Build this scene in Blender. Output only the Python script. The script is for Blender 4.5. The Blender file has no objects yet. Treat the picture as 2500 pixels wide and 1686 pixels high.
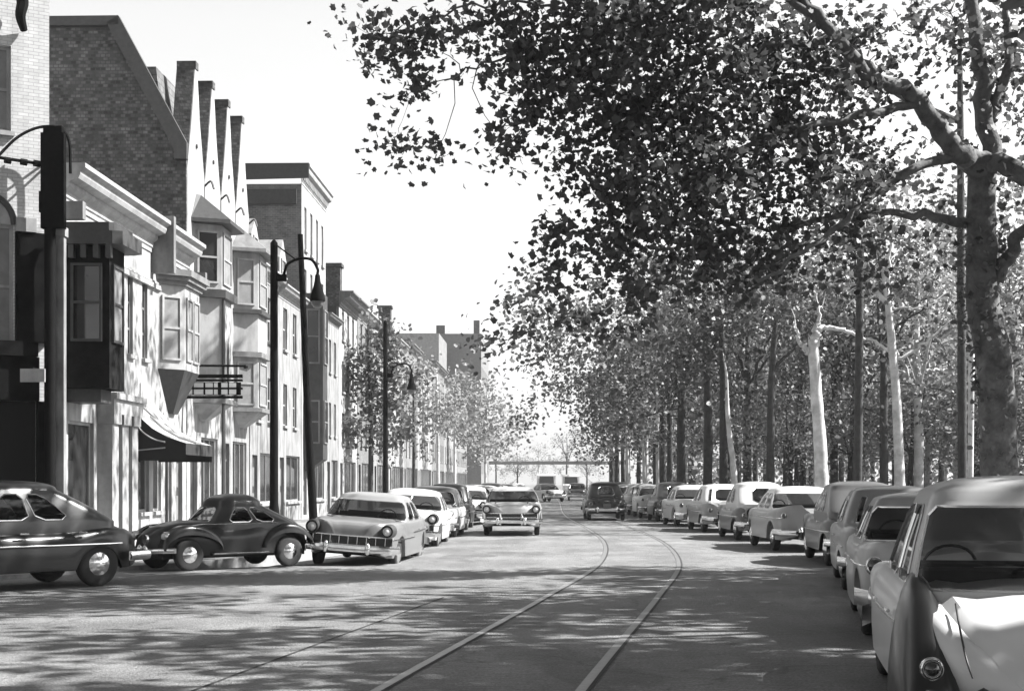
import bpy, math, random
import numpy as np
from math import radians as R, sin, cos, pi, sqrt
from mathutils import Vector
random.seed(7); rng = np.random.default_rng(7)
scene = bpy.context.scene
COL = scene.collection

# ------------------------------------------------------------------ camera
F = 3500.0                     # focal length in photograph pixels (2500 wide), about a 50 mm lens
CAMZ, HOR = 1.65, 1177.0
cam = bpy.data.cameras.new('camera'); camo = bpy.data.objects.new('camera', cam); COL.objects.link(camo)
cam.sensor_width = 36; cam.lens = 36 * F / 2500; cam.shift_y = (HOR - 843) / 2500
cam.clip_start = 0.2; cam.clip_end = 3000
camo.location = (0, 0, CAMZ); camo.rotation_euler = (R(90), 0, 0)
scene.camera = camo
def at(px, py, Y):             # where a point seen at (px, py) stands when it is Y metres off
    return Vector(((px - 1250) * Y / F, Y, CAMZ - (py - HOR) * Y / F))

# ------------------------------------------------------------------ light (a black and white photograph: neutral light)
SUN_AZ, SUN_EL = 84, 44        # degrees clockwise from the view direction, and up
world = bpy.data.worlds.new('World'); scene.world = world; world.use_nodes = True
nt = world.node_tree; nt.nodes.clear()
sky = nt.nodes.new('ShaderNodeTexSky'); sky.sky_type = 'NISHITA'; sky.sun_disc = False
sky.sun_elevation = R(SUN_EL); sky.sun_rotation = R(SUN_AZ); sky.dust_density = 3.0; sky.altitude = 50
bw = nt.nodes.new('ShaderNodeRGBToBW'); mn = nt.nodes.new('ShaderNodeMath'); mn.operation = 'MULTIPLY_ADD'
mn.inputs[1].default_value = 0.72; mn.inputs[2].default_value = 1.25
bgn = nt.nodes.new('ShaderNodeBackground'); bgn.inputs['Strength'].default_value = 0.104
wo = nt.nodes.new('ShaderNodeOutputWorld')
nt.links.new(sky.outputs[0], bw.inputs[0]); nt.links.new(bw.outputs[0], mn.inputs[0])
tcw = nt.nodes.new('ShaderNodeTexCoord'); sxw = nt.nodes.new('ShaderNodeSeparateXYZ'); nt.links.new(tcw.outputs['Generated'], sxw.inputs[0])
grd = nt.nodes.new('ShaderNodeMapRange'); nt.links.new(sxw.outputs[2], grd.inputs[0])      # hazy bright sky low down, deeper overhead
for i_, v_ in enumerate((0.30, 0.75, 1.0, 0.28)): grd.inputs[i_ + 1].default_value = v_
mg = nt.nodes.new('ShaderNodeMath'); mg.operation = 'MULTIPLY'; nt.links.new(mn.outputs[0], mg.inputs[0]); nt.links.new(grd.outputs[0], mg.inputs[1]); nt.links.new(mg.outputs[0], bgn.inputs[0]); nt.links.new(bgn.outputs[0], wo.inputs[0])
sl = bpy.data.lights.new('sun', 'SUN'); sl.energy = 5.0; sl.angle = R(0.53); sl.color = (1, 0.995, 0.985)
so = bpy.data.objects.new('sun', sl); COL.objects.link(so)
sd = Vector((sin(R(SUN_AZ)) * cos(R(SUN_EL)), cos(R(SUN_AZ)) * cos(R(SUN_EL)), sin(R(SUN_EL))))
so.rotation_euler = sd.to_track_quat('Z', 'Y').to_euler(); so.location = (40, 20, 60)
scene.view_settings.view_transform = 'Standard'; scene.view_settings.look = 'None'
scene.view_settings.exposure = 1.62; scene.view_settings.gamma = 1
HAZE = 0.0004

# ------------------------------------------------------------------ materials
MATS = {}
def mat(name, g=0.3, rough=0.7, metal=0.0, noise=0.0, nscale=3.0, bump=0.0, bscale=20, spec=0.5, coat=0.0, objcol=False, brick=None, trans=0.0, stain=0.0):
    if name in MATS: return MATS[name]
    m = bpy.data.materials.new(name); m.use_nodes = True; MATS[name] = m
    n, l = m.node_tree.nodes, m.node_tree.links
    b = n['Principled BSDF']; out = n['Material Output']
    b.inputs['Roughness'].default_value = rough; b.inputs['Metallic'].default_value = metal
    b.inputs['Specular IOR Level'].default_value = spec
    if coat: b.inputs['Coat Weight'].default_value = coat; b.inputs['Coat Roughness'].default_value = 0.06
    tc = n.new('ShaderNodeTexCoord')
    if objcol:
        oi = n.new('ShaderNodeObjectInfo'); col = oi.outputs['Color']
    else:
        rgb = n.new('ShaderNodeRGB'); rgb.outputs[0].default_value = (g, g, g, 1); col = rgb.outputs[0]
    hgt = None
    if brick:
        bl, c1, c2, mo, bwid, bh = brick
        sx = n.new('ShaderNodeSeparateXYZ'); l.new(tc.outputs['Object'], sx.inputs[0])
        ad = n.new('ShaderNodeMath'); ad.operation = 'ADD'; l.new(sx.outputs[0], ad.inputs[0]); l.new(sx.outputs[1], ad.inputs[1])
        cb = n.new('ShaderNodeCombineXYZ'); l.new(ad.outputs[0], cb.inputs[0]); l.new(sx.outputs[2], cb.inputs[1])
        bt = n.new('ShaderNodeTexBrick'); l.new(cb.outputs[0], bt.inputs['Vector'])
        bt.inputs['Scale'].default_value = 1; bt.inputs['Brick Width'].default_value = bwid; bt.inputs['Row Height'].default_value = bh
        bt.inputs['Mortar Size'].default_value = bl; bt.inputs['Mortar Smooth'].default_value = 0.2
        bt.inputs['Color1'].default_value = (c1,) * 3 + (1,); bt.inputs['Color2'].default_value = (c2,) * 3 + (1,)
        bt.inputs['Mortar'].default_value = (mo,) * 3 + (1,); col = bt.outputs['Color']; hgt = bt.outputs['Fac']
    def mul(col, fac):
        mx = n.new('ShaderNodeMix'); mx.data_type = 'RGBA'; mx.blend_type = 'MULTIPLY'; mx.inputs[0].default_value = 1
        l.new(col, mx.inputs[6]); l.new(fac, mx.inputs[7]); return mx.outputs[2]
    def mapr(src, a, bb, lo, hi):
        mr = n.new('ShaderNodeMapRange'); l.new(src, mr.inputs[0])
        for i, v in enumerate((a, bb, lo, hi)): mr.inputs[i + 1].default_value = v
        return mr.outputs[0]
    if noise:
        nz = n.new('ShaderNodeTexNoise'); nz.inputs['Scale'].default_value = nscale; nz.inputs['Detail'].default_value = 8; nz.inputs['Roughness'].default_value = 0.65
        l.new(tc.outputs['Object'], nz.inputs['Vector'])
        col = mul(col, mapr(nz.outputs['Fac'], 0.3, 0.7, 1 - noise, 1 + noise))
    if stain:
        mp = n.new('ShaderNodeMapping'); mp.inputs['Scale'].default_value = (2.6, 2.6, 0.7); l.new(tc.outputs['Object'], mp.inputs[0])
        nz = n.new('ShaderNodeTexNoise'); nz.inputs['Scale'].default_value = 1.3; nz.inputs['Detail'].default_value = 6; l.new(mp.outputs[0], nz.inputs['Vector'])
        col = mul(col, mapr(nz.outputs['Fac'], 0.42, 0.62, 1, 1 - stain))
    l.new(col, b.inputs['Base Color'])
    if bump:
        nb = n.new('ShaderNodeTexNoise'); nb.inputs['Scale'].default_value = bscale; nb.inputs['Detail'].default_value = 6
        l.new(tc.outputs['Object'], nb.inputs['Vector'])
        bp = n.new('ShaderNodeBump'); bp.inputs['Strength'].default_value = bump; bp.inputs['Distance'].default_value = 0.02
        l.new(nb.outputs['Fac'], bp.inputs['Height']); l.new(bp.outputs[0], b.inputs['Normal'])
    if trans:
        tr = n.new('ShaderNodeBsdfTranslucent'); l.new(col, tr.inputs[0]); ms = n.new('ShaderNodeMixShader'); ms.inputs[0].default_value = trans
        l.new(b.outputs[0], ms.inputs[1]); l.new(tr.outputs[0], ms.inputs[2]); l.new(ms.outputs[0], out.inputs[0])
    return m
def glass_mat(name, tint, refl=1.0):
    if name in MATS: return MATS[name]
    m = bpy.data.materials.new(name); m.use_nodes = True; MATS[name] = m
    n, l = m.node_tree.nodes, m.node_tree.links; n.remove(n['Principled BSDF'])
    t = n.new('ShaderNodeBsdfTransparent'); t.inputs[0].default_value = (tint,) * 3 + (1,)
    g = n.new('ShaderNodeBsdfGlossy'); g.inputs['Roughness'].default_value = 0.03; g.inputs[0].default_value = (.9, .9, .9, 1)
    f = n.new('ShaderNodeFresnel'); f.inputs[0].default_value = 1.5
    mm = n.new('ShaderNodeMath'); mm.operation = 'MULTIPLY'; mm.inputs[1].default_value = refl; l.new(f.outputs[0], mm.inputs[0])
    mx = n.new('ShaderNodeMixShader'); l.new(mm.outputs[0], mx.inputs[0]); l.new(t.outputs[0], mx.inputs[1]); l.new(g.outputs[0], mx.inputs[2])
    l.new(mx.outputs[0], n['Material Output'].inputs[0]); return m
M_asphalt = None
PAINT = mat('car_paint', rough=0.28, objcol=True, coat=0.15, spec=.4, noise=0.06, nscale=1.5)
CHROME = mat('chrome', 0.75, rough=0.16, metal=1.0, noise=.1, nscale=9)
TYRE = mat('tyre_rubber', 0.02, rough=0.85, bump=.3, bscale=60)
GLASS = glass_mat('car_glass', 0.55, .8)
SEAT = mat('seat_cloth', 0.03, rough=0.9, noise=.2)
BLACKP = mat('black_enamel', 0.015, rough=0.4)
UNDER = mat('underbody', 0.012, rough=0.95)
LAMPG = mat('lamp_glass', 0.55, rough=0.1, coat=1)
TAILG = mat('tail_lamp_glass', 0.012, rough=0.12, coat=1)
WW = mat('whitewall_rubber', 0.6, rough=0.8)
WPANE = mat('window_pane', 0.022, rough=0.08, spec=0.9, noise=.4, nscale=1.2)
WCURT = mat('window_blind', 0.17, rough=0.6, spec=0.6, noise=.2, nscale=4)
TRIM = mat('white_trim_paint', 0.31, rough=0.6, noise=.12, nscale=8, stain=.25)
TRIMG = mat('grey_trim_paint', 0.16, rough=0.6, noise=.15, nscale=8, stain=.3)
TRIMD = mat('dark_trim_paint', 0.035, rough=0.55, noise=.3, nscale=8)
IRON = mat('cast_iron', 0.006, rough=.9, spec=.1, noise=.3, nscale=20)
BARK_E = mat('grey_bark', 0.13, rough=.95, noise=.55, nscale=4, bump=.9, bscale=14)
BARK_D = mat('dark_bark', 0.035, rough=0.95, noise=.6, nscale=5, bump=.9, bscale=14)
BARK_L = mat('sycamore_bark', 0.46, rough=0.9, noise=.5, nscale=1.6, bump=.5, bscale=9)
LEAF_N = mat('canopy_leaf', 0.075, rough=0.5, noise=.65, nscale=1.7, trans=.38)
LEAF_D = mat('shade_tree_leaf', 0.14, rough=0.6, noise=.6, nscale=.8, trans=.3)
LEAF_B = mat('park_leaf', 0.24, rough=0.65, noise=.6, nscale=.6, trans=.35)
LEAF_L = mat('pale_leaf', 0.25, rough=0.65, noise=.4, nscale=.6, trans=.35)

# ------------------------------------------------------------------ object helpers
def link(o, parent=None):
    COL.objects.link(o)
    if parent is not None: o.parent = parent
    return o
def tag(o, label=None, cat=None, group=None, kind=None):
    if label: o['label'] = label
    if cat: o['category'] = cat
    if group: o['group'] = group
    if kind: o['kind'] = kind
    return o
def empty(name, loc=(0, 0, 0), rz=0, label=None, cat=None, group=None):
    o = bpy.data.objects.new(name, None); o.location = loc; o.rotation_euler = (0, 0, rz); o.empty_display_size = .2
    link(o); tag(o, label, cat, group); return o
class MB:
    def __init__(s): s.v = []; s.f = []; s.smooth = False
    def add(s, vs, fs):
        k = len(s.v); s.v += [tuple(v) for v in vs]; s.f += [tuple(i + k for i in f) for f in fs]; return s
    def box(s, x0, x1, y0, y1, z0, z1):
        return s.add([(x0, y0, z0), (x1, y0, z0), (x1, y1, z0), (x0, y1, z0), (x0, y0, z1), (x1, y0, z1), (x1, y1, z1), (x0, y1, z1)],
                     [(0, 3, 2, 1), (4, 5, 6, 7), (0, 1, 5, 4), (1, 2, 6, 5), (2, 3, 7, 6), (3, 0, 4, 7)])
    def quad(s, *p): return s.add(p, [tuple(range(len(p)))])
    def prism(s, poly, z0, z1):        # poly: (x, y) ring, extruded up
        n = len(poly)
        return s.add([(x, y, z0) for x, y in poly] + [(x, y, z1) for x, y in poly],
                     [tuple(range(n - 1, -1, -1)), tuple(range(n, 2 * n))] + [(i, (i + 1) % n, n + (i + 1) % n, n + i) for i in range(n)])
    def prof(s, poly, y0, y1):         # poly: (x, z) ring, extruded along y
        n = len(poly)
        return s.add([(x, y0, z) for x, z in poly] + [(x, y1, z) for x, z in poly],
                     [tuple(range(n)), tuple(range(2 * n - 1, n - 1, -1))] + [((i + 1) % n, i, n + i, n + (i + 1) % n) for i in range(n)])
    def profx(s, poly, x0, x1):        # poly: (y, z) ring, extruded along x
        n = len(poly)
        return s.add([(x0, y, z) for y, z in poly] + [(x1, y, z) for y, z in poly],
                     [tuple(range(n)), tuple(range(2 * n - 1, n - 1, -1))] + [((i + 1) % n, i, n + i, n + (i + 1) % n) for i in range(n)])
    def tube(s, pts, rad, n=8, caps=True):
        pts = [Vector(p) for p in pts]
        if not hasattr(rad, '__len__'): rad = [rad] * len(pts)
        vs = []; prev = None
        for i, p in enumerate(pts):
            d = (pts[min(i + 1, len(pts) - 1)] - pts[max(i - 1, 0)])
            if d.length < 1e-9: d = Vector((0, 0, 1))
            d.normalize()
            if prev is None: prev = d.orthogonal().normalized()
            a = (prev - d * prev.dot(d)); a = a.normalized() if a.length > 1e-6 else d.orthogonal().normalized()
            b = d.cross(a); prev = a
            vs += [p + (a * cos(2 * pi * k / n) + b * sin(2 * pi * k / n)) * rad[i] for k in range(n)]
        fs = [(i * n + k, i * n + (k + 1) % n, (i + 1) * n + (k + 1) % n, (i + 1) * n + k) for i in range(len(pts) - 1) for k in range(n)]
        if caps: fs += [tuple(range(n - 1, -1, -1)), tuple(range((len(pts) - 1) * n, len(pts) * n))]
        return s.add(vs, fs)
    def lathe(s, prof, c=(0, 0, 0), axis='z', n=24):   # prof: (r, h)
        vs = []
        for r, h in prof:
            for k in range(n):
                a = 2 * pi * k / n; q = (r * cos(a), r * sin(a), h)
                if axis == 'y': q = (q[0], q[2], q[1])
                if axis == 'x': q = (q[2], q[0], q[1])
                vs.append((q[0] + c[0], q[1] + c[1], q[2] + c[2]))
        m = len(prof)
        fs = [(i * n + k, i * n + (k + 1) % n, (i + 1) * n + (k + 1) % n, (i + 1) * n + k) for i in range(m - 1) for k in range(n)]
        fs += [tuple(range(n)), tuple(range((m - 1) * n, m * n))]
        return s.add(vs, fs)
    def build(s, name, m, parent=None, smooth=None, color=None, loc=None):
        me = bpy.data.meshes.new(name); me.from_pydata(s.v, [], s.f); me.materials.append(m)
        if smooth:
            me.polygons.foreach_set('use_smooth', [True] * len(me.polygons))
            if smooth != 'all':
                try: me.set_sharp_from_angle(angle=R(smooth))
                except Exception: pass
        me.update(); o = bpy.data.objects.new(name, me); link(o, parent)
        if color is not None: o.color = (color, color, color, 1)
        if loc is not None: o.location = loc
        return o
def copy_tree(o, parent=None):
    c = o.copy(); COL.objects.link(c); c.parent = parent
    for ch in [q for q in KIDS.get(o.name, [])]: copy_tree(ch, c)
    return c
KIDS = {}
def index_kids():
    KIDS.clear()
    for o in bpy.data.objects:
        if o.parent: KIDS.setdefault(o.parent.name, []).append(o)
def catmull(pts, n=6):
    P = [Vector(p) for p in pts]; P = [P[0] * 2 - P[1]] + P + [P[-1] * 2 - P[-2]]; out = []
    for i in range(1, len(P) - 2):
        for k in range(n):
            t = k / n; a, b, c, d = P[i - 1:i + 3]
            out.append(0.5 * ((2 * b) + (c - a) * t + (2 * a - 5 * b + 4 * c - d) * t * t + (3 * b - 3 * c + d - a) * t ** 3))
    out.append(P[-2]); return out
def smoothi(x, xs, ys):                 # smooth interpolation through control points
    x = np.asarray(x, float); xs = np.asarray(xs, float); ys = np.asarray(ys, float)
    d = np.gradient(ys, xs)
    i = np.clip(np.searchsorted(xs, x) - 1, 0, len(xs) - 2); h = xs[i + 1] - xs[i]; t = np.clip((x - xs[i]) / h, 0, 1)
    dl = (ys[i + 1] - ys[i]) / h
    m0 = np.where(d[i] * dl > 0, np.sign(dl) * np.minimum(abs(d[i]), 2.5 * abs(dl)), 0); m1 = np.where(d[i + 1] * dl > 0, np.sign(dl) * np.minimum(abs(d[i + 1]), 2.5 * abs(dl)), 0)
    return (2*t**3-3*t**2+1)*ys[i] + (t**3-2*t**2+t)*h*m0 + (-2*t**3+3*t**2)*ys[i+1] + (t**3-t**2)*h*m1

# ------------------------------------------------------------------ ground, road, pavements
LCURB = [(0, -28), (10, -20), (22.8, -9.5), (28.3, -6.5), (31, -5.3), (36, -4.3), (42, -3.75), (70, -2.7), (100, -1.6), (180, 1.0), (400, 8)]
RCURB = [(-10, 1.1), (8.3, 4.5), (28, 8.15), (33, 8.55), (38, 8.45), (53, 8.1), (63, 7.9), (100, 7.6), (180, 8.4), (400, 14)]
def XL(Y): return float(np.interp(Y, [p[0] for p in LCURB], [p[1] for p in LCURB]))
def XR(Y): return float(np.interp(Y, [p[0] for p in RCURB], [p[1] for p in RCURB]))
def road_z(X, Y):
    if Y < 27: return 0.0
    return -0.075 * min(2.2, max(0.0, XL(Y) + 2.2 - X)) * min(1, (Y - 27) / 3)
def road_mat():
    m = bpy.data.materials.new('worn_asphalt'); m.use_nodes = True; n, l = m.node_tree.nodes, m.node_tree.links
    b = n['Principled BSDF']; tc = n.new('ShaderNodeTexCoord')
    def noise(scale, det=8, sc=(1, 1, 1), rough=.6):
        mp = n.new('ShaderNodeMapping'); mp.inputs['Scale'].default_value = sc; l.new(tc.outputs['Object'], mp.inputs[0])
        z = n.new('ShaderNodeTexNoise'); z.inputs['Scale'].default_value = scale; z.inputs['Detail'].default_value = det; z.inputs['Roughness'].default_value = rough
        l.new(mp.outputs[0], z.inputs['Vector']); return z.outputs['Fac']
    def mapr(s, a, bb, lo, hi):
        r = n.new('ShaderNodeMapRange'); l.new(s, r.inputs[0])
        for i, v in enumerate((a, bb, lo, hi)): r.inputs[i + 1].default_value = v
        return r.outputs[0]
    def mul(a, c):
        q = n.new('ShaderNodeMath'); q.operation = 'MULTIPLY'; l.new(a, q.inputs[0]); l.new(c, q.inputs[1]); return q.outputs[0]
    v = mapr(noise(.5), .35, .65, .12, .205)
    v = mul(v, mapr(noise(34, 5), .3, .7, .5, 1.5))
    v = mul(v, mapr(noise(1.2, 6, (1, .12, 1)), .35, .65, .82, 1.15))     # wheel polish running with the street
    vo = n.new('ShaderNodeTexVoronoi'); vo.feature = 'DISTANCE_TO_EDGE'; vo.inputs['Scale'].default_value = .35
    mp = n.new('ShaderNodeMapping'); l.new(tc.outputs['Object'], mp.inputs[0]); dn = n.new('ShaderNodeTexNoise'); dn.inputs['Scale'].default_value = .9; dn.inputs['Detail'].default_value = 7; l.new(tc.outputs['Object'], dn.inputs['Vector']); vm = n.new('ShaderNodeVectorMath'); vm.operation = 'MULTIPLY_ADD'; vm.inputs[1].default_value = (2.2, 2.2, 0); l.new(dn.outputs['Color'], vm.inputs[0]); l.new(mp.outputs[0], vm.inputs[2]); l.new(vm.outputs[0], vo.inputs['Vector'])
    v = mul(v, mapr(vo.outputs['Distance'], 0, .010, .6, 1))
    v = mul(v, mapr(noise(.23, 3, (1, .5, 1)), .56, .575, 1, .74)); v = mul(v, mapr(noise(11, 9, (.5, 1.6, 1)), .35, .65, .8, 1.2))
    l.new(v, b.inputs['Base Color']); l.new(mapr(noise(2), .3, .7, .55, .8), b.inputs['Roughness'])
    bp = n.new('ShaderNodeBump'); bp.inputs['Strength'].default_value = 1.0; bp.inputs['Distance'].default_value = .03; l.new(noise(30, 7), bp.inputs['Height']); l.new(bp.outputs[0], b.inputs['Normal'])
    return m
ROAD = road_mat()
PAVE = mat('pavement_concrete', 0.22, rough=.9, noise=.25, nscale=2, brick=(.012, .25, .2, .08, 1.5, 1.5))
KERB = mat('granite_kerb', 0.26, rough=.85, noise=.3, nscale=6)
LAWN = mat('park_lawn', 0.07, rough=1, noise=.6, nscale=1.2, bump=1, bscale=12)
EARTH = mat('bare_earth', 0.10, rough=1, noise=.4, nscale=.5)
def struct(o): o['kind'] = 'structure'; return o
g = MB(); g.quad((-900, -60, -.3), (900, -60, -.3), (900, 1600, -.3), (-900, 1600, -.3)); struct(g.build('ground', EARTH))
ys = list(np.concatenate([np.arange(-10, 60, 1.0), np.arange(60, 200, 5), np.arange(200, 401, 20)]))
g = MB(); nc = 26; vs = []; fs = []
for Y in ys:
    a = XL(max(0, Y)) - .02; b = XR(Y) + .02
    cols = np.concatenate([np.linspace(a, a + 2.4, 7), np.linspace(a + 2.4, b, nc - 7)])
    vs += [(x, Y, road_z(x, Y)) for x in cols]
fs = [(i * nc + k, i * nc + k + 1, (i + 1) * nc + k + 1, (i + 1) * nc + k) for i in range(len(ys) - 1) for k in range(nc - 1)]
g.add(vs, fs); struct(g.build('road', ROAD, smooth='all'))
def strip(name, m, fa, fb, z0, z1, y0=-10, y1=400):
    g = MB(); Y = [y for y in ys if y0 <= y <= y1]; n = len(Y)
    g.add([(fa(y), y, z1) for y in Y] + [(fb(y), y, z1) for y in Y], [(i, n + i, n + i + 1, i + 1) for i in range(n - 1)])
    g.add([(fa(y), y, z0) for y in Y] + [(fa(y), y, z1) for y in Y], [(i, n + i, n + i + 1, i + 1) for i in range(n - 1)])
    g.add([(fb(y), y, z0) for y in Y] + [(fb(y), y, z1) for y in Y], [(i, i + 1, n + i + 1, n + i) for i in range(n - 1)])
    return struct(g.build(name, m))
LK = lambda y: XL(max(0, y)); 
strip('kerb', KERB, lambda y: LK(y) - .16, LK, -.3, .075)
strip('kerb', KERB, XR, lambda y: XR(y) + .16, -.3, .13)
strip('pavement', PAVE, lambda y: LK(y) - 60, lambda y: LK(y) - .163, -.3, .068)
strip('pavement', PAVE, lambda y: XR(y) + .163, lambda y: XR(y) + 3.2, -.3, .125)
strip('lawn', LAWN, lambda y: XR(y) + 3.203, lambda y: XR(y) + 260, -.3, .14)
# streetcar rails let into the road
RAILP = [(-3.2, -2), (-1.07, 11.4), (.47, 20.6), (1.75, 29), (2.5, 38.9), (2.68, 50), (2.72, 76), (4.2, 130), (7, 260)]
rp = catmull([(x, y, 0) for x, y in RAILP], 10)
RAIL = mat('worn_rail_steel', .17, rough=.38, metal=.0, noise=.3, nscale=12)
GROOVE = mat('rail_groove', .03, rough=.9, noise=.3, nscale=10)
def rail(off, w, m, z, name, y1=260):
    g = MB(); P = [p for p in rp if p.y <= y1]; n = len(P); L = []; Rr = []
    for p in P: L.append((p.x + off - w / 2, p.y, z)); Rr.append((p.x + off + w / 2, p.y, z))
    g.add(L + Rr, [(i, n + i, n + i + 1, i + 1) for i in range(n - 1)]); return struct(g.build(name, m))
for off in (0, 1.62, -1.45):
    w = .085 if off >= 0 else .03
    if off < 0:
        rail(off, w, GROOVE, .006, 'rail', 21); continue
    rail(off, w, RAIL, .006, 'rail'); rail(off + w / 2 + .02, .035, GROOVE, .0055, 'rail_groove')

# ------------------------------------------------------------------ buildings (local frame: x = 0 is the street front, +x the street, y runs away along the street)
FH = math.atan(.0286)
def XF(Y): return -10.96 + .0286 * Y
def front(mb, W, z0, z1, rects, x=0.0, rec=.16):      # a wall face with real openings
    ysx = sorted({0, W} | {v for r in rects for v in r[:2]}); zs = sorted({z0, z1} | {v for r in rects for v in r[2:4]})
    for i in range(len(ysx) - 1):
        for k in range(len(zs) - 1):
            ym, zm = (ysx[i] + ysx[i + 1]) / 2, (zs[k] + zs[k + 1]) / 2
            if any(r[0] < ym < r[1] and r[2] < zm < r[3] for r in rects): continue
            mb.quad((x, ysx[i], zs[k]), (x, ysx[i + 1], zs[k]), (x, ysx[i + 1], zs[k + 1]), (x, ysx[i], zs[k + 1]))
    for a, b, c, d in [r[:4] for r in rects]:
        mb.quad((x, a, c), (x, a, d), (x - rec, a, d), (x - rec, a, c)); mb.quad((x, b, c), (x - rec, b, c), (x - rec, b, d), (x, b, d))
        mb.quad((x, a, c), (x - rec, a, c), (x - rec, b, c), (x, b, c)); mb.quad((x, a, d), (x, b, d), (x - rec, b, d), (x - rec, a, d))
def frame_on(mb, pane, p, t, w, z0, z1, off, fw=.07, rows=2, cols=1, th=.05):
    # p: left foot of the opening, t: unit along it, outward normal = t rotated by -90 degrees
    nx, ny = t[1], -t[0]
    def bx(a, b, c, d, o0, o1, m):
        vs = []
        for o in (o0, o1):
            for s in (a, b):
                for z in (c, d): vs.append((p[0] + t[0] * s + nx * o, p[1] + t[1] * s + ny * o, z))
        m.add(vs, [(0, 1, 3, 2), (4, 6, 7, 5), (0, 4, 5, 1), (2, 3, 7, 6), (0, 2, 6, 4), (1, 5, 7, 3)])
    bx(0, fw, z0, z1, off, off + th, mb); bx(w - fw, w, z0, z1, off, off + th, mb)
    bx(fw, w - fw, z0, z0 + fw, off, off + th, mb); bx(fw, w - fw, z1 - fw, z1, off, off + th, mb)
    for r in range(1, rows): z = z0 + (z1 - z0) * r / rows; bx(fw, w - fw, z - .03, z + .03, off, off + th * .9, mb)
    for c in range(1, cols): s = w * c / cols; bx(s - .02, s + .02, z0 + fw, z1 - fw, off, off + th * .8, mb)
    bx(fw * .9, w - fw * .9, z0 + fw * .9, z1 - fw * .9, off - .02, off + .012, pane)
def window(parent, p, t, w, z0, z1, off=-.13, rows=2, cols=1, fm=None, pm=None, sill=True, fw=.07, sm=None):
    a, b = MB(), MB(); frame_on(a, b, p, t, w, z0, z1, off, fw, rows, cols)
    o = a.build('window', fm or TRIM, parent); b.build('pane', pm or (WPANE if random.random() < .6 else WCURT), o)
    if sill:
        s = MB(); nx, ny = t[1], -t[0]; q = []
        for oo in (off - .02, .1 if off < 0 else off + .14):
            for sx in (-.06, w + .06):
                for z in (z0 - .1, z0 - .004): q.append((p[0] + t[0] * sx + nx * oo, p[1] + t[1] * sx + ny * oo, z))
        s.add(q, [(0, 1, 3, 2), (4, 6, 7, 5), (0, 4, 5, 1), (2, 3, 7, 6), (0, 2, 6, 4), (1, 5, 7, 3)]); s.build('sill', sm or TRIM, o)
    return o
UP = (0, 1)                                            # along +y, outward normal +x
def cornice(parent, y0, y1, z, proj=.5, h=.6, m=None, name='cornice', x=0, dent=False, dm=None):
    g = MB(); P = [(0, 0), (.06, 0), (.06, .12), (.12, .16), (.12, .30), (.35, .42), (.35, .52), (.72, .60), (.80, .72), (.80, .80), (1, .88), (1, 1), (0, 1)]
    g.prof([(x + a * proj, z + b * h) for a, b in P], y0, y1); o = g.build(name, m or TRIM, parent)
    if dent:
        d = MB(); n = int((y1 - y0) / .34)
        for i in range(n): yy = y0 + .1 + i * (y1 - y0 - .2) / n; d.box(x + .12 * proj + .002, x + .34 * proj, yy, yy + .14, z + .18 * h, z + .40 * h)
        d.build('dentils', dm or m or TRIM, o)
    return o
def facet_bay(parent, y0, y1, z0, z1, proj, m, taper=0, x=0, ins=.6):
    a, b = y0, y1; P = [(x, a), (x + proj, a + ins * proj), (x + proj, b - ins * proj), (x, b)]
    g = MB(); g.prism(P, z0, z1); o = g.build('bay', m, parent)
    if taper:
        t = MB(); c = (a + b) / 2; Q = [(x, c - .35), (x + .12, c - .25), (x + .12, c + .25), (x, c + .35)]
        n = 4; t.add([(px, py, z0 - .003) for px, py in P] + [(px, py, z0 - taper) for px, py in Q], [(0, 1, 2, 3), (7, 6, 5, 4)] + [(i, (i + 1) % 4, n + (i + 1) % 4, n + i) for i in range(4)])
        t.build('corbel', TRIMD if taper > .9 else m, o)
    return o, P
def bay_windows(bay, P, z0, z1, margins=.12, fm=None, pms=None, rows=2):
    for i in range(3):
        p, q = Vector((*P[i], 0)), Vector((*P[i + 1], 0)); d = (q - p); L = d.length; d.normalize()
        n = 2 if (i == 1 and L > 1.6) else 1; w = (L - margins * (n + 1)) / n
        for k in range(n):
            s = p + d * (margins + k * (w + margins))
            a, b = MB(), MB(); frame_on(a, b, (s.x, s.y), (d.x, d.y), w, z0, z1, .004, .06, rows, 1)
            f = a.build('window_frame', fm or TRIM, bay); f.name = 'window_frame'
            # pane lies in the same plane as its frame
            b.build('window_pane', (pms or [WCURT, WCURT, WCURT])[i], bay)
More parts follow.
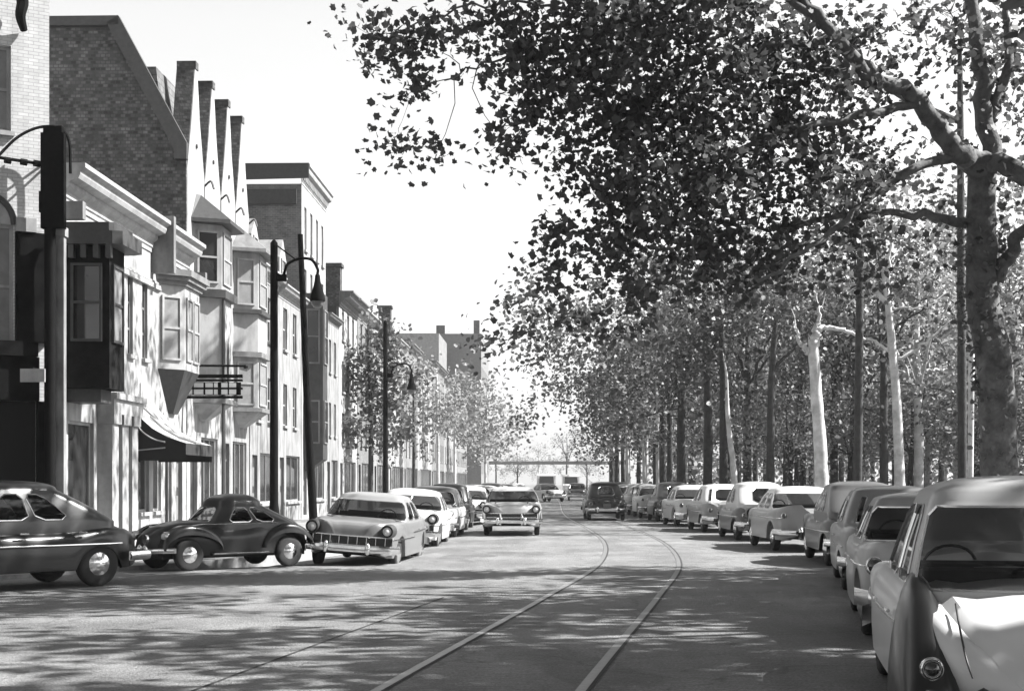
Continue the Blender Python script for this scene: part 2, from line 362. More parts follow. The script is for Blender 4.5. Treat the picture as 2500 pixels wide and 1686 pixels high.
def building(name, label, cat, Y0, W, H, depth, fmat, smat, rects, rot=0, loc=None, group=None, fm=None, roofz=None):
    r = empty(name, loc or (XF(Y0), Y0, .06), -FH + rot, label, cat, group)
    g = MB(); front(g, W, 0, H, rects); g.build('wall', fmat, r)
    s = MB(); s.quad((0, 0, 0), (0, 0, H), (-depth, 0, H), (-depth, 0, 0)); s.quad((0, W, 0), (-depth, W, 0), (-depth, W, H), (0, W, H)); s.quad((-depth, 0, 0), (-depth, 0, H), (-depth, W, H), (-depth, W, 0))
    s.quad((-.2, 0, 0), (-.2, W, 0), (-.2, W, H), (-.2, 0, H)) if False else None
    s.build('side_wall', smat, r)
    t = MB(); t.box(-depth + .01, -.01, .01, W - .01, (roofz or H) - .15, (roofz or H) - .02); t.build('roof', ROOF, r)
    for q in rects:
        kind = q[4] if len(q) > 4 else 'w'
        if kind == 'w': window(r, (0, q[0]), UP, q[1] - q[0], q[2], q[3], fm=fm)
        elif kind == 'n': window(r, (0, q[0]), UP, q[1] - q[0], q[2], q[3], rows=3, fm=TRIMG, pm=WPANE, fw=.045)
        elif kind == 's':  # shop window
            window(r, (0, q[0]), UP, q[1] - q[0], q[2], q[3], rows=1, cols=max(1, int((q[1] - q[0]) / 1.1)), fm=fm, pm=WPANE)
        elif kind == 'd':
            d = MB(); d.box(-.16, -.11, q[0], q[1], q[2], q[3]); 
            do = d.build('door', TRIMD, r)
            p = MB()
            for zz in (.35, 1.3):
                p.box(-.108, -.09, q[0] + .15, q[1] - .15, q[2] + zz, q[2] + zz + .7)
            p.build('door_panel', TRIMG, do); k = MB(); k.lathe([(0, 0), (.03, .01), (.03, .05), (0, .06)], (-.11, q[0] + .1, q[2] + 1.0), 'x', 8); k.build('handle', CHROME, do)
    return r
BR_W = mat('white_painted_brick', rough=.8, brick=(.008, .50, .42, .30, .22, .075), noise=.12, nscale=2.5, stain=.12)
BR_D = mat('dark_brick', rough=.9, brick=(.014, .10, .022, .045, .15, .10), noise=.5, nscale=2.2, bump=.4)
BR_M = mat('mid_brick', rough=.9, brick=(.010, .14, .09, .18, .22, .08), noise=.3, nscale=2)
STU_L = mat('light_stucco', .31, rough=.85, noise=.14, nscale=1.5, stain=.28, bump=.15)
STU_2 = mat('pale_stone', .24, rough=.85, noise=.15, nscale=1.8, stain=.4, bump=.2)
STU_3 = mat('weathered_stucco', .20, rough=.85, noise=.25, nscale=1.2, stain=.5, bump=.2)
ROOF = mat('tar_roof', .05, rough=.9, noise=.3)
SLATE = mat('roof_slate', rough=.75, brick=(.012, .15, .09, .04, .3, .2), noise=.25, nscale=2)
DARKF = mat('shade_and_board_black', .010, rough=1, spec=.0, noise=.6, nscale=3)  # tree shade put into the shopfront's colour; also plain black for the sign backing

# -- white brick corner building, its front turned towards the square
CX, CY = -10.12, 31.35
ang = math.atan2(-.52, -.86) - pi / 2            # local +y runs left and nearer; outward normal must face the camera side
r = empty('corner_building', (CX, CY, .06), 0, 'tall white painted brick building at the left edge of the street, with an arched window', 'building')
# local frame: origin at the right hand corner, -x to the left along the front
r.rotation_euler = (0, 0, math.atan2(.50, .87))
W0 = 9.0; g = MB()
def fr_left(mb, z0, z1, rects):
    xs = sorted({-W0, 0} | {v for q in rects for v in q[:2]}); zs = sorted({z0, z1} | {v for q in rects for v in q[2:4]})
    for i in range(len(xs) - 1):
        for k in range(len(zs) - 1):
            xm, zm = (xs[i] + xs[i + 1]) / 2, (zs[k] + zs[k + 1]) / 2
            if any(q[0] < xm < q[1] and q[2] < zm < q[3] for q in rects): continue
            mb.quad((xs[i], 0, zs[k]), (xs[i + 1], 0, zs[k]), (xs[i + 1], 0, zs[k + 1]), (xs[i], 0, zs[k + 1]))
    for a, b, c, d in [q[:4] for q in rects]:
        mb.quad((a, 0, c), (a, .2, c), (a, .2, d), (a, 0, d)); mb.quad((b, 0, c), (b, 0, d), (b, .2, d), (b, .2, c))
        mb.quad((a, 0, c), (b, 0, c), (b, .2, c), (a, .2, c)); mb.quad((a, 0, d), (a, .2, d), (b, .2, d), (b, 0, d))
up = [(-2.1, -.80, 9.15, 11.0), (-4.6, -3.3, 9.15, 11.0), (-2.0, -.74, 4.5, 7.15), (-4.5, -3.2, 4.5, 7.15)]
fr_left(g, 0, 16, up); g.quad((0, 0, 0), (0, 12, 0), (0, 12, 16), (0, 0, 16)); g.quad((-W0, 0, 0), (-W0, 0, 16), (-W0, 12, 16), (-W0, 12, 0)); g.quad((-W0, 12, 0), (-W0, 12, 16), (0, 12, 16), (0, 12, 0))
g.build('wall', BR_W, r)
g = MB(); g.box(-W0 - .2, .25, -.25, 12, 16.003, 16.4); g.build('cornice', TRIM, r)
for i, q in enumerate(up):
    window(r, (q[0], 0), (1, 0), q[1] - q[0], q[2], q[3], off=-.17, rows=2, fm=TRIM, pm=WCURT)
for q in up[2:]:                                   # arched heads above the two tall windows
    cx = (q[0] + q[1]) / 2; rr = (q[1] - q[0]) / 2
    ar = MB(); pts = [(cx - rr * cos(t), -.03, q[3] + rr * sin(t)) for t in np.linspace(0, pi, 15)]
    ar.tube(pts, .075, 6); ar.build('window_arch', TRIMD, r)
    lu = MB(); n = 14; lu.add([(cx, -.012, q[3] + .003)] + [(cx - rr * .95 * cos(t), -.012, q[3] + .003 + rr * .95 * sin(t)) for t in np.linspace(0, pi, n)], [(0, i + 2, i + 1) for i in range(n - 1)]); lu.build('fanlight', TRIM, r)
# shopfront on the two lower floors, tree shade put into its near-black colour
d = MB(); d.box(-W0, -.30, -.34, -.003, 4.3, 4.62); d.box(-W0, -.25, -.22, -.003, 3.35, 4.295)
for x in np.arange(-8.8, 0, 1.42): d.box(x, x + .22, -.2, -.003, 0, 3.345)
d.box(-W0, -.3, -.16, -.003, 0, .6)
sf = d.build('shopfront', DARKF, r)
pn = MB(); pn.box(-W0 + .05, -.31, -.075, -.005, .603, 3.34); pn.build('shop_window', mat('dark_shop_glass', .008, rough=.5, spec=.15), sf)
for xa, xb in ((-.72, -.02), (-3.18, -2.02)): ivy = MB(); ivy.box(xa, xb, -.11, -.003, 4.625, 7.0); ivy.build('tree_shade_panel', DARKF, r)  # dark panels added to carry the tree shade on the brick
cp = MB(); cp.box(-.72, -.3, -.16, -.003, 7.003, 7.3); cp.build('stone_band', TRIM, r)
sc = catmull([(-.80, -.25, 12.9), (-.82, -.3, 12.5), (-.74, -.35, 12.2), (-.62, -.3, 11.9), (-.66, -.28, 11.6), (-.55, -.1, 11.35)], 5)
q = MB(); q.tube([p for p in sc], [.07 + .06 * sin(i / len(sc) * pi) for i in range(len(sc))], 7); q.build('iron_ornament', IRON, r)
# hanging iron bar with curled bracket
q = MB(); q.tube([(-3.0, -.5, 8.55), (-.12, -.42, 8.43)], .035, 6)
for x in (-.35, -.62, -.95, -1.2): q.tube([(x - .07, -.43, 8.44), (x + .07, -.43, 8.43)], .07, 6)
q.tube(catmull([(-1.15, -.42, 8.5), (-.75, -.42, 8.95), (-.3, -.42, 9.22), (.12, -.42, 9.25), (.33, -.42, 9.0), (.36, -.42, 8.3)], 5), .035, 6)
q.tube([(-.12, -.42, 8.43), (-.12, -.01, 8.43)], .03, 6)
tag(q.build('sign_bracket', IRON), 'black iron bar with a curled arm sticking out of the white brick building', 'bracket').matrix_world = __import__('mathutils').Matrix.Translation((CX, CY, .06)) @ __import__('mathutils').Matrix.Rotation(math.atan2(.50, .87), 4, 'Z')
# tall dark blade sign on the corner
s = at(134, 560, 31.0)
q = MB(); q.box(-.25, .25, -.09, .09, 0, 2.05); q.box(-.20, .20, -.075, .075, 2.053, 2.2)
q.box(-.3, -.253, -.05, .05, .35, .8)
bs = q.build('blade_sign', mat('black_sign_paint', .008, rough=1, spec=.0, noise=.3, nscale=9)); bs.location = (s.x, 30.9, s.z + .0)
tag(bs, 'tall narrow black sign on a black pole at the corner of the white brick building', 'sign')
q = MB(); zb_ = -(s.z - .07); q.tube([(-.08, .02, zb_), (-.08, .02, -.003)], .12, 12); q.lathe([(.2, zb_), (.2, zb_ + .3), (.13, zb_ + .5)], (-.08, .02, 0), n=14); q.build('pole', IRON, bs, smooth=40)
for z_ in (.01, 1.9): q = MB(); q.tube([(.1, .095, z_), (.1, .45, z_)], .03, 6); q.build('bracket_arm', IRON, bs)
# pale pilaster under it and small lit things in front of the dark shopfront
q = MB(); q.box(-.085, .085, -.09, .09, 0, 6.7); q.box(-.12, .12, -.12, .12, 6.703, 6.9); q.box(-.13, .13, -.13, .13, -.2, -.003)
pc = q.build('pilaster', STU_3, None); pc.location = (at(151, 900, 31.1).x, 31.05, .26); tag(pc, 'thin weathered pale pilaster standing between the dark shopfront and the cornice building', 'column')
q = MB(); q.box(-.26, .26, -.03, .03, -.14, .14); lb = q.build('shop_sign', TRIM); lb.location = at(80, 916, 30.4); tag(lb, 'small blank white sign board hung before the dark shopfront', 'sign')
q = MB(); q.box(-.015, .015, -.012, .8, .143, .17); q.build('hanger', IRON, lb)

# -- low building with the long white cornice
Y1, W1, H1 = 31.9, 11.0, 7.85
rects = [(5.05, 5.5, 4.9, 6.95, 'n'), (6.35, 6.85, 4.9, 6.95, 'n'),
         (.5, 2.3, .9, 3.0, 's'), (5.0, 5.75, .15, 2.75, 'd'), (6.0, 7.0, .8, 2.7, 's'), (7.4, 8.2, .8, 2.7, 's'), (8.6, 9.3, .3, 2.7, 's'), (9.8, 10.5, .15, 2.7, 'd')]
b1 = building('cornice_building', 'low pale two storey shop building with long white roof cornice and a striped shop awning', 'building', Y1, W1, H1, 10, STU_L, BR_M, rects)
cornice(b1, .02, 7.2, H1, .55, .85, TRIM, 'cornice', dent=False); cornice(b1, 7.45, W1 + .15, H1, .55, .85, TRIM, 'cornice')
for q_ in ((.003, .62, 7.21, 7.44, H1 - .55, H1 + 1.0), (.003, .6, W1 - .15, W1 + .05, H1 - .5, H1 - .003), (.003, .5, .0, .22, H1 - .4, H1 - .003)): g = MB(); g.box(*q_); g.build('cornice_bracket', TRIMG, b1)
g = MB(); g.box(.003, .09, .0, W1, H1 - .95, H1 - .82); g.box(.003, .05, .0, W1, H1 - .79, H1 - .74); g.build('moulding', TRIM, b1)
# oriel, its shade put into a near-black colour
o, P = facet_bay(b1, .2, 1.55, 3.7, 6.9, 1.0, mat('oriel_shade_black', .012, rough=1, spec=.05, noise=.6, nscale=3), taper=0, ins=.12)
bay_windows(o, P, 4.75, 6.5, .16, fm=TRIMD, pms=[WPANE, WCURT, WPANE])
g = MB(); g.prism([(0.003, .0), (1.15, .05), (1.35, .15), (1.35, 1.65), (1.15, 1.78), (0.003, 1.9)], 6.903, 7.2); g.prism([(0.003, .08), (1.05, .12), (1.15, .2), (1.15, 1.6), (1.0, 1.7), (0.003, 1.8)], 7.203, 7.4)
for xx in np.arange(.15, 1.0, .28): g.box(xx, xx + .12, .05, .2, 6.6, 6.9)
g.build('oriel_cornice', TRIMD, o)
g = MB(); g.prism([(0.003, .4), (.75, .5), (.75, 1.25), (0.003, 1.35)], 3.4, 3.697); g.build('oriel_base', TRIMD, o)
# square fluted pier
g = MB(); g.box(.003, .42, 2.55, 5.0, 3.25, 3.6); g.box(.003, .5, 2.5, 5.05, 3.603, 3.75); po = g.build('portico', TRIM, b1)
for k_ in range(3):
    y_ = 2.6 + k_ * .82; g = MB(); g.box(.003, .36, y_, y_ + .5, .3, 3.0); g.box(.003, .42, y_ - .05, y_ + .55, 3.003, 3.247); g.box(.003, .44, y_ - .06, y_ + .56, 0, .297); g.build('column', TRIM, po)
# pale bay with cornice and dark tapering foot
o, P = facet_bay(b1, 7.85, 10.7, 4.75, 7.1, .6, TRIM, taper=1.2, ins=1.0)
bay_windows(o, P, 5.0, 6.8, .12, pms=[WCURT, WCURT, WCURT])
g = MB()
for k, (a, h0, h1) in enumerate([(.08, 7.103, 7.22), (.17, 7.223, 7.34), (.25, 7.343, 7.52)]):
    g.prism([(0.003, 7.85 - a), (.6 + a, 8.45 - a), (.6 + a, 10.1 + a), (0.003, 10.7 + a)], h0, h1)
g.build('bay_cornice', TRIMG, o)
# awning
aw = empty('awning', (XF(Y1) + .03, Y1, .06), -FH, 'dark shop awning with pale top and one white stripe over the pavement', 'awning')
c = [(0.02, 3.62), (.3, 3.3), (.65, 2.98), (1.05, 2.76), (1.52, 2.6)]
g = MB(); n = len(c); y0, y1 = 4.85, 7.7
g.add([(x, y0, z) for x, z in c] + [(x, y1, z) for x, z in c] + [(x, y0, z - .02) for x, z in c] + [(x, y1, z - .02) for x, z in c],
      [(i, i + 1, n + i + 1, n + i) for i in range(n - 1)] + [(2 * n + i, 3 * n + i, 3 * n + i + 1, 2 * n + i + 1) for i in range(n - 1)])
g.build('canvas', mat('pale_canvas', .30, rough=.95, noise=.15, nscale=3), aw, smooth='all')
g = MB()
for yy in (y0, y1):
    k = len(g.v); g.add([(x, yy - .004, z - .003) for x, z in c] + [(1.52, yy - .004, 2.15), (0.02, yy - .004, 2.15)], [tuple(range(n + 2))])
g.box(1.517, 1.53, y0, y1, 2.3, 2.597)
g.build('valance', mat('black_canvas', .012, rough=.9, noise=.2), aw)
g = MB(); g.tube(catmull([(.18, y0 - .02, 3.2), (.4, y0 - .02, 2.9), (.7, y0 - .02, 2.7), (1.0, y0 - .02, 2.62)], 5), .022, 5); g.build('stripe', TRIM, aw); g = MB(); g.tube([(.08, y0 - .02, 3.3), (.14, y0 - .02, 2.4), (1.0, y0 - .02, 2.48)], .02, 5); g.build('stripe', TRIM, aw); g = MB(); g.tube([(.3, y0 + 1.1, 3.33), (.65, y0 + 1.1, 3.01), (1.05, y0 + 1.1, 2.79), (1.53, y0 + 1.1, 2.63)], .03, 5); g.build('stripe', TRIM, aw)
# projecting framed sign further along, on its pole
sg = empty('hanging_sign', (0, 0, 0), 0, 'white slatted sign board on iron bars sticking out over the pavement before the gabled houses', 'sign')
Ys = 42.5; A_, B_ = at(415, 925, Ys), at(592, 970, Ys)
g = MB()
for py, t in ((918, .05), (928, .03), (948, .028), (969, .04)):
    p = at(415, py, Ys); q2 = at(592, py, Ys); g.box(p.x, q2.x, Ys - .06, Ys + .06, p.z - t, p.z + t)
g.build('sign_frame', IRON, sg)
g = MB()
for a, b in ((447, 470), (474, 497), (502, 520), (523, 532), (541, 556), (560, 577)):
    p = at(a, 966, Ys); q2 = at(b, 932, Ys); g.box(p.x, q2.x, Ys - .045, Ys + .045, p.z + .045, q2.z - .03)
g.build('sign_panel', mat('sign_white', .8, rough=.6, noise=.1), sg)
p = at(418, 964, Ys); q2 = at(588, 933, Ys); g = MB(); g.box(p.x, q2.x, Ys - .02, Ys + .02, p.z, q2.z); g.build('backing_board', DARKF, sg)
p0 = at(340, 891, Ys); p1 = at(600, 893, Ys); g = MB(); g.tube([p0, p1], .035, 6); g.tube([at(600, 893, Ys), at(600, 899, Ys)], .07, 6)
for px in (425, 545): g.tube([at(px, 892, Ys), at(px, 918, Ys)], .02, 5)
g.build('bar', IRON, sg)
pl = MB(); b = at(546, 0, 44.2); pl.tube([(b.x, 44.2, .05), (b.x, 44.2, 7.4)], [.07, .045], 8); pl.lathe([(.12, 0), (.12, .3), (.07, .4), (.05, .42)], (b.x, 44.2, .06), n=10)
tag(pl.build('iron_post', mat('grey_iron_paint', .06, rough=.6)), 'slim grey iron post on the pavement before the first gabled house', 'post')

# -- gabled row houses
def gable_row(Y0, n, name, label, first):
    W = 4.35; r = empty(name, (XF(Y0), Y0, .06), -FH, label, 'row house', 'steep gabled brick row houses')
    rc = [(.35, 1.2, .15, 2.9, 'd'), (1.7, 3.9, .7, 3.0, 's')]
    g = MB(); front(g, W, 0, 9.6, rc); g.build('wall', STU_L if first else STU_2, r)
    s = MB(); s.quad((0, W, 0), (-9, W, 0), (-9, W, 9.6), (0, W, 9.6)); s.build('side_wall', BR_M, r)
    for q in rc:
        if q[4] == 's': window(r, (0, q[0]), UP, q[1] - q[0], q[2], q[3], rows=1, cols=3, pm=WPANE)
        else:
            d = MB(); d.box(-.16, -.11, q[0], q[1], q[2], q[3] - .6); do = d.build('door', TRIMD, r)
            f = MB(); f.box(-.16, -.10, q[0], q[1], q[3] - .597, q[3] - .53); f.build('transom', TRIM, do); f = MB(); f.box(-.16, -.12, q[0], q[1], q[3] - .527, q[3]); f.build('fanlight', WPANE, do)
    for i in range(2):                               # steep gables with flat stone tops
        a = i * W / 2 + .03; b = a + W / 2 - .06; c = (a + b) / 2
        P = [(a, 9.603), (b, 9.603), (b, 11.0), (c + .5, 12.6), (c + .13, 14.25), (c - .13, 14.25), (c - .62, 12.4), (a, 11.0)]
        w = MB(); w.profx(P, -.52, 0.0); go = w.build('gable', STU_L, r)
        k = MB(); hw = [(a, 11.0), (c - .62, 12.4), (c - .13, 14.25)]
        for (ya, za), (yb, zb) in zip(hw[:-1], hw[1:]): k.add([(-.56, ya - .04, za), (-.02, ya - .04, za), (-.02, yb - .04, zb), (-.56, yb - .04, zb), (-.56, ya, za), (-.02, ya, za), (-.02, yb, zb), (-.56, yb, zb)], [(0, 1, 2, 3), (0, 4, 5, 1), (3, 2, 6, 7), (1, 5, 6, 2), (0, 3, 7, 4)])
        k.box(-.56, .03, c - .17, c + .17, 14.253, 14.48); k.build('coping', BR_D, go)  # covers the near slopes only: their shade is put into dark brick
        q = MB(); q.lathe([(0, 0), (.07, .01), (.07, .04), (0, .05)], (0, c, 11.9), 'x', 10); q.build('vent', TRIMD, go)
        q = MB(); q.tube(catmull([(0, b + .0, 10.9), (.2, b, 11.05), (.3, b, 10.8)], 4), .035, 5); q.build('spout', TRIMD, go)
    rf = MB(); rf.prof([(-.60, 9.62), (-.60, 11.2), (-.95, 14.05), (-8.9, 14.05), (-8.9, 9.62)], .02, W - .02); rf.build('roof', SLATE, r)
    # bay with its own skirt roof
    by0, by1 = (.8, 3.0) if first else (1.85, 4.2)
    bp = .75; o, P = facet_bay(r, by0, by1, 4.0, 9.5, bp, STU_L, taper=.5, ins=.6)
    if first:
        bay_windows(o, P, 7.7, 9.3, .10, pms=[WPANE, WCURT, WPANE]); 
        q = MB(); c0 = P[0]; 
        for yy in (1.45, 1.95):                       # narrow pointed pair below
            q.add([(.757, yy, 4.7), (.757, yy + .3, 4.7), (.757, yy + .3, 5.7), (.757, yy + .15, 6.15), (.757, yy, 5.7)], [(0, 1, 2, 3, 4)])
        q.build('lancet_pane', WPANE, o)
    else:
        bay_windows(o, P, 7.7, 9.3, .12, pms=[WCURT, WCURT, WPANE]); bay_windows(o, P, 4.25, 5.75, .12, pms=[WCURT, WCURT, WCURT])
    for z in ((7.4, 7.55), (5.9, 6.08), (4.02, 4.16)) if not first else ((7.25, 7.5), (4.02, 4.16)):
        q = MB(); a = .16; q.prism([(0.003, by0 - a), (bp + a, by0 + .45 - a), (bp + a, by1 - .45 + a), (0.003, by1 + a)], *z); q.build('ledge', TRIMD if z[0] > 6 or z[0] < 4 else TRIMG, o)
    q = MB(); a = .35; R1 = [(0.003, by0 - a), (bp + a, by0 + .45 - a), (bp + a, by1 - .45 + a), (0.003, by1 + a)]; R2 = [(0.003, by0 + .3), (.1, by0 + .5), (.1, by1 - .5), (0.003, by1 - .3)]
    q.add([(x, y, 9.503) for x, y in R1] + [(x, y, 9.62) for x, y in R1] + [(x, y, 10.45) for x, y in R2], [(3, 2, 1, 0), (8, 9, 10, 11)] + [(i, (i + 1) % 4, 4 + (i + 1) % 4, 4 + i) for i in range(4)] + [(4 + i, 4 + (i + 1) % 4, 8 + (i + 1) % 4, 8 + i) for i in range(4)])
    q.build('bay_roof', TRIMD if first else TRIMG, o)
    return r
ga = gable_row(42.95, 2, 'row_house', 'pale gabled row house with a high dark brick party wall rising over the cornice building', True)
gable_row(47.35, 2, 'row_house', 'pale gabled row house with a rounded grey bay, second from the dark brick wall', False)
# the high dark brick party wall: parapet, steep verge, plain side
g = MB(); g.profx([], 0, 0) if False else None
P = [(-7, 0), (0, 0), (0, 11.75), (-.12, 11.95), (-2.02, 15.4), (-7, 15.4)]   # (x, z)
n = len(P); y0 = -.12
g.add([(x, y0, z) for x, z in P] + [(x, -.003, z) for x, z in P], [tuple(range(n)), tuple(range(2 * n - 1, n - 1, -1))] + [((i + 1) % n, i, n + i, n + (i + 1) % n) for i in range(n)])
pw = g.build('party_wall', BR_D, ga)
g = MB()                                            # overhanging verge boards, the verge shadow put into their dark colour
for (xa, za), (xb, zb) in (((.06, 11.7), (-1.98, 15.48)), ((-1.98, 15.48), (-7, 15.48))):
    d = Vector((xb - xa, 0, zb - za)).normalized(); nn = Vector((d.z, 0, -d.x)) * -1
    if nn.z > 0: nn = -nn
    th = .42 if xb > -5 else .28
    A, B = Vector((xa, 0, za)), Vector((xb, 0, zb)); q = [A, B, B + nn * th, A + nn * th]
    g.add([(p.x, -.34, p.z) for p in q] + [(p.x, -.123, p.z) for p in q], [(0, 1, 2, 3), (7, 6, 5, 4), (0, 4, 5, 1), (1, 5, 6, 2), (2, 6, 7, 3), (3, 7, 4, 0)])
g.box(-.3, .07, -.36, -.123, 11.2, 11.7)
g.build('verge_shade_board', TRIMD, ga)

# -- two narrow pale houses, then the tall flat roofed one
def wins(W, floors, n, w=.85, ground=True, h=1.5, fh=3.1, z1=3.9, mg=.5):
    out = []
    step = (W - 2 * mg) / n
    for f in range(floors):
        for k in range(n):
            y = mg + step * (k + .5) - w / 2; out.append((y, y + w, z1 + f * fh, z1 + f * fh + h, 'w'))
    if ground: out += [(.4, 1.3, .15, 2.6, 'd'), (1.8, W - .4, .8, 2.7, 's')]
    return out
hb = building('row_house', 'weathered pale row house with a small white dormer, just before the tall flat roofed building', 'row house', 51.85, 5.2, 9.2, 9, STU_3, BR_M, wins(5.2, 2, 2, h=1.7), group='narrow pale row houses')
cornice(hb, 0, 5.2, 9.2, .4, .5, TRIM)
g = MB(); g.prof([(-.2, 9.72), (-.2, 9.8), (-3, 12.1), (-8.9, 12.1), (-8.9, 9.72)], .05, 5.15); g.build('attic_roof', SLATE, hb)
def dormer(par, y, z, w=1.3, h=1.7):
    g = MB(); g.profx([(y, z), (y + w, z), (y + w, z + h * .6), (y + w / 2, z + h), (y, z + h * .6)], -2.2, -.35); o = g.build('dormer', TRIM, par)
    window(o, (-.35, y + .3), UP, w - .6, z + .25, z + h * .6, off=.004, sill=False)
dormer(hb, 1.9, 9.9)
hc = building('row_house', 'pale row house with the white pointed dormer, leaning against the tall flat roofed building', 'row house', 57.1, 5.3, 9.0, 9, STU_2, BR_M, wins(5.3, 2, 2, h=1.7), group='narrow pale row houses')
cornice(hc, 0, 5.3, 9.0, .4, .5, TRIM); dormer(hc, 2.2, 9.65, 1.5, 2.1)
g = MB(); g.prof([(-.2, 9.52), (-.2, 9.6), (-2.6, 11.5), (-8.9, 11.5), (-8.9, 9.52)], .05, 5.2); g.build('attic_roof', SLATE, hc)
g = MB(); g.box(-2.9, -2.2, 4.6, 5.1, 9.5, 13.2); g.build('chimney', BR_D, hc)
TW = 6.6
tb = building('tall_building', 'tall four storey building with flat roof and projecting white cornice above the row houses', 'building', 62.5, TW, 14.6, 10, STU_L, BR_M, wins(TW, 4, 4, w=.6, h=1.9, fh=2.75, z1=3.6, mg=.2))
cornice(tb, -.1, TW + .1, 14.6, .38, .85, TRIM, dent=True)
g = MB(); g.prof([(-10, 14.62), (.34, 14.62 + .2), (.34, 15.48), (-10, 15.48)], -.14, -.103); g.build('roof_edge', TRIMD, tb)
g = MB(); g.box(-10, -.2, -.16, -.003, 13.7, 14.35); g.build('eaves_band', TRIMD, tb)  # dark band: the shadow under the cornice put into colour
# small dark oriel on the far side of the leaning post
o, P = facet_bay(tb, .4, 1.9, 2.6, 9.9, .85, mat('dark_bay_paint', .035, rough=.6, noise=.4, nscale=3), taper=.5, ins=.15); bay_windows(o, P, 6.8, 9.2, .14, fm=TRIMG, pms=[WPANE] * 3); bay_windows(o, P, 3.3, 5.2, .14, fm=TRIMG, pms=[WPANE] * 3)
he = building('row_house', 'low set back pale row house squeezed in just beyond the tall flat roofed building', 'row house', 69.15, 4.2, 9.4, 9, STU_2, BR_M, wins(4.2, 2, 2, w=.7, h=1.6), group='row houses down the street'); cornice(he, 0, 4.2, 9.4, .3, .4, TRIMG)
hd = building('row_house', 'three storey house with bracketed roof cornice, beyond the tall flat roofed building', 'row house', 73.4, 6.8, 10.6, 9, STU_L, BR_M, wins(6.6, 3, 3, w=.8, h=1.6, fh=2.7, z1=3.6), group='row houses down the street')
cornice(hd, 0, 6.6, 10.6, .75, .8, TRIMG); g = MB(); g.box(-9, -.1, -.12, -.003, 9.9, 10.6); g.build('eaves_band', TRIMD, hd)
Yc = 80.4; k = 0
names = ['dark brick row house behind the dark street tree', 'pale row house with twin chimneys behind the second street lamp', 'row house of pale stone with a low roof, mid way down the street',
         'grey row house with a tall chimney, far down the street', 'pale flat fronted row house among the light trees', 'dull brick row house near the far end of the terrace', 'pale end house of the terrace before the far grey block', 'last narrow row house beyond the light trees']
while Yc < 196:
    W = [7.2, 8.4, 9.4, 11, 13, 15, 18, 20][k % 8]; H = [10.8, 9.6, 10.9, 11.5, 10.6, 12.0, 11.5, 12.5][k % 8]
    fmz = [BR_M, STU_2, STU_L, STU_3, STU_L, BR_M, STU_2, STU_3][k % 8]
    h = building('row_house', names[k % 8], 'row house', Yc, W - .05, H, 9, fmz, BR_M, wins(W, 3, max(2, int(W / 2.4)), w=.8, h=1.6, fh=2.7, z1=3.6), group='row houses down the street')
    cornice(h, 0, W - .05, H, .5, .6, TRIMG if k % 2 else TRIM)
    if k in (0, 1, 3):
        g = MB(); g.box(-1.9, -1.0, .1, .9, H, H + 2.9); g.box(-2.0, -.9, .0, 1.0, H + 2.903, H + 3.1); g.build('chimney', BR_D, h)
        g = MB(); g.box(-4.9, -4.0, W - 1.3, W - .4, H, H + 2.4); g.build('chimney', BR_D, h)
    Yc += W; k += 1
    if k == 8: break
fb = building('far_building', 'tall plain grey block with chimneys closing the view above the light trees', 'building', 219, 26, 24.3, 14, mat('far_brick', .15, rough=.9, noise=.2), mat('far_side_brick', .13, rough=.9, noise=.2), wins(26, 5, 7, w=1.2, h=2.0, fh=3.6, z1=3.0, ground=False), loc=(-4.7, 219, .06))
g = MB(); g.box(-1.2, -.3, .5, 1.5, 24.3, 26.4); g.build('chimney', BR_D, fb); g = MB(); g.box(-6.9, -5.6, .1, 1.2, 23.9, 25.6); g.build('chimney', BR_D, fb)
fb2 = building('far_building', 'paler grey block left of the tall far block, partly behind light leaves', 'building', 202, 15, 22.6, 14, STU_3, mat('far_side_pale', .25, rough=.9, noise=.25), wins(15, 4, 4, w=1.2, h=2.0, fh=3.6, z1=3.0, ground=False), loc=(-10.3, 202, .06))

# ------------------------------------------------------------------ street lamps and posts
def street_lamp(loc, H, armz, label, reach=1.05):
    r = empty('street_lamp', loc, 0, label, 'street lamp', 'swan neck street lamps on the left pavement')
    g = MB(); g.lathe([(.2, 0), (.2, .25), (.15, .4), (.13, .9), (.115, 1.0), (.105, 1.1), (.09, H), (.09, H + .02), (.09, H + .1), (.03, H + .18)], n=14); g.build('pole', IRON, r, smooth=40)
    g = MB(); g.tube(catmull([(.05, 0, armz - .35), (.22, 0, armz - .38), (.32, 0, armz - .12), (.6, 0, armz + .02), (reach - .15, 0, armz), (reach, 0, armz - .22), (reach, 0, armz - .34)], 6), .035, 8)
    g.box(.06, .3, -.05, .05, armz - .52, armz - .36)
    g.tube([(.06, 0, armz + .35), (.5, 0, armz + .02)], .018, 6); g.build('arm', IRON, r, smooth=50)
    g = MB(); z = armz - .34; g.lathe([(.03, z), (.06, z - .04), (.075, z - .18), (.1, z - .3), (.17, z - .52), (.19, z - .62), (.185, z - .66), (.16, z - .66), (.02, z - .62)], (reach, 0, 0), n=18); s = g.build('shade', IRON, r, smooth=40)
    g = MB(); g.lathe([(.15, z - .665), (.14, z - .75), (.08, z - .82), (.0, z - .84)], (reach, 0, 0), n=16); g.build('bulb', mat('lamp_bowl_glass', .12, rough=.15), s, smooth=60)
    return r
p = at(669, 1177, 34.6); street_lamp((p.x, 34.6, .07), 7.25, 6.95, 'black swan neck street lamp nearest the camera, beside the leaning post')
p = at(941, 1177, 57.5); street_lamp((p.x, 57.5, .07), 7.9, 6.3, 'black swan neck street lamp further down, before the dark street tree')
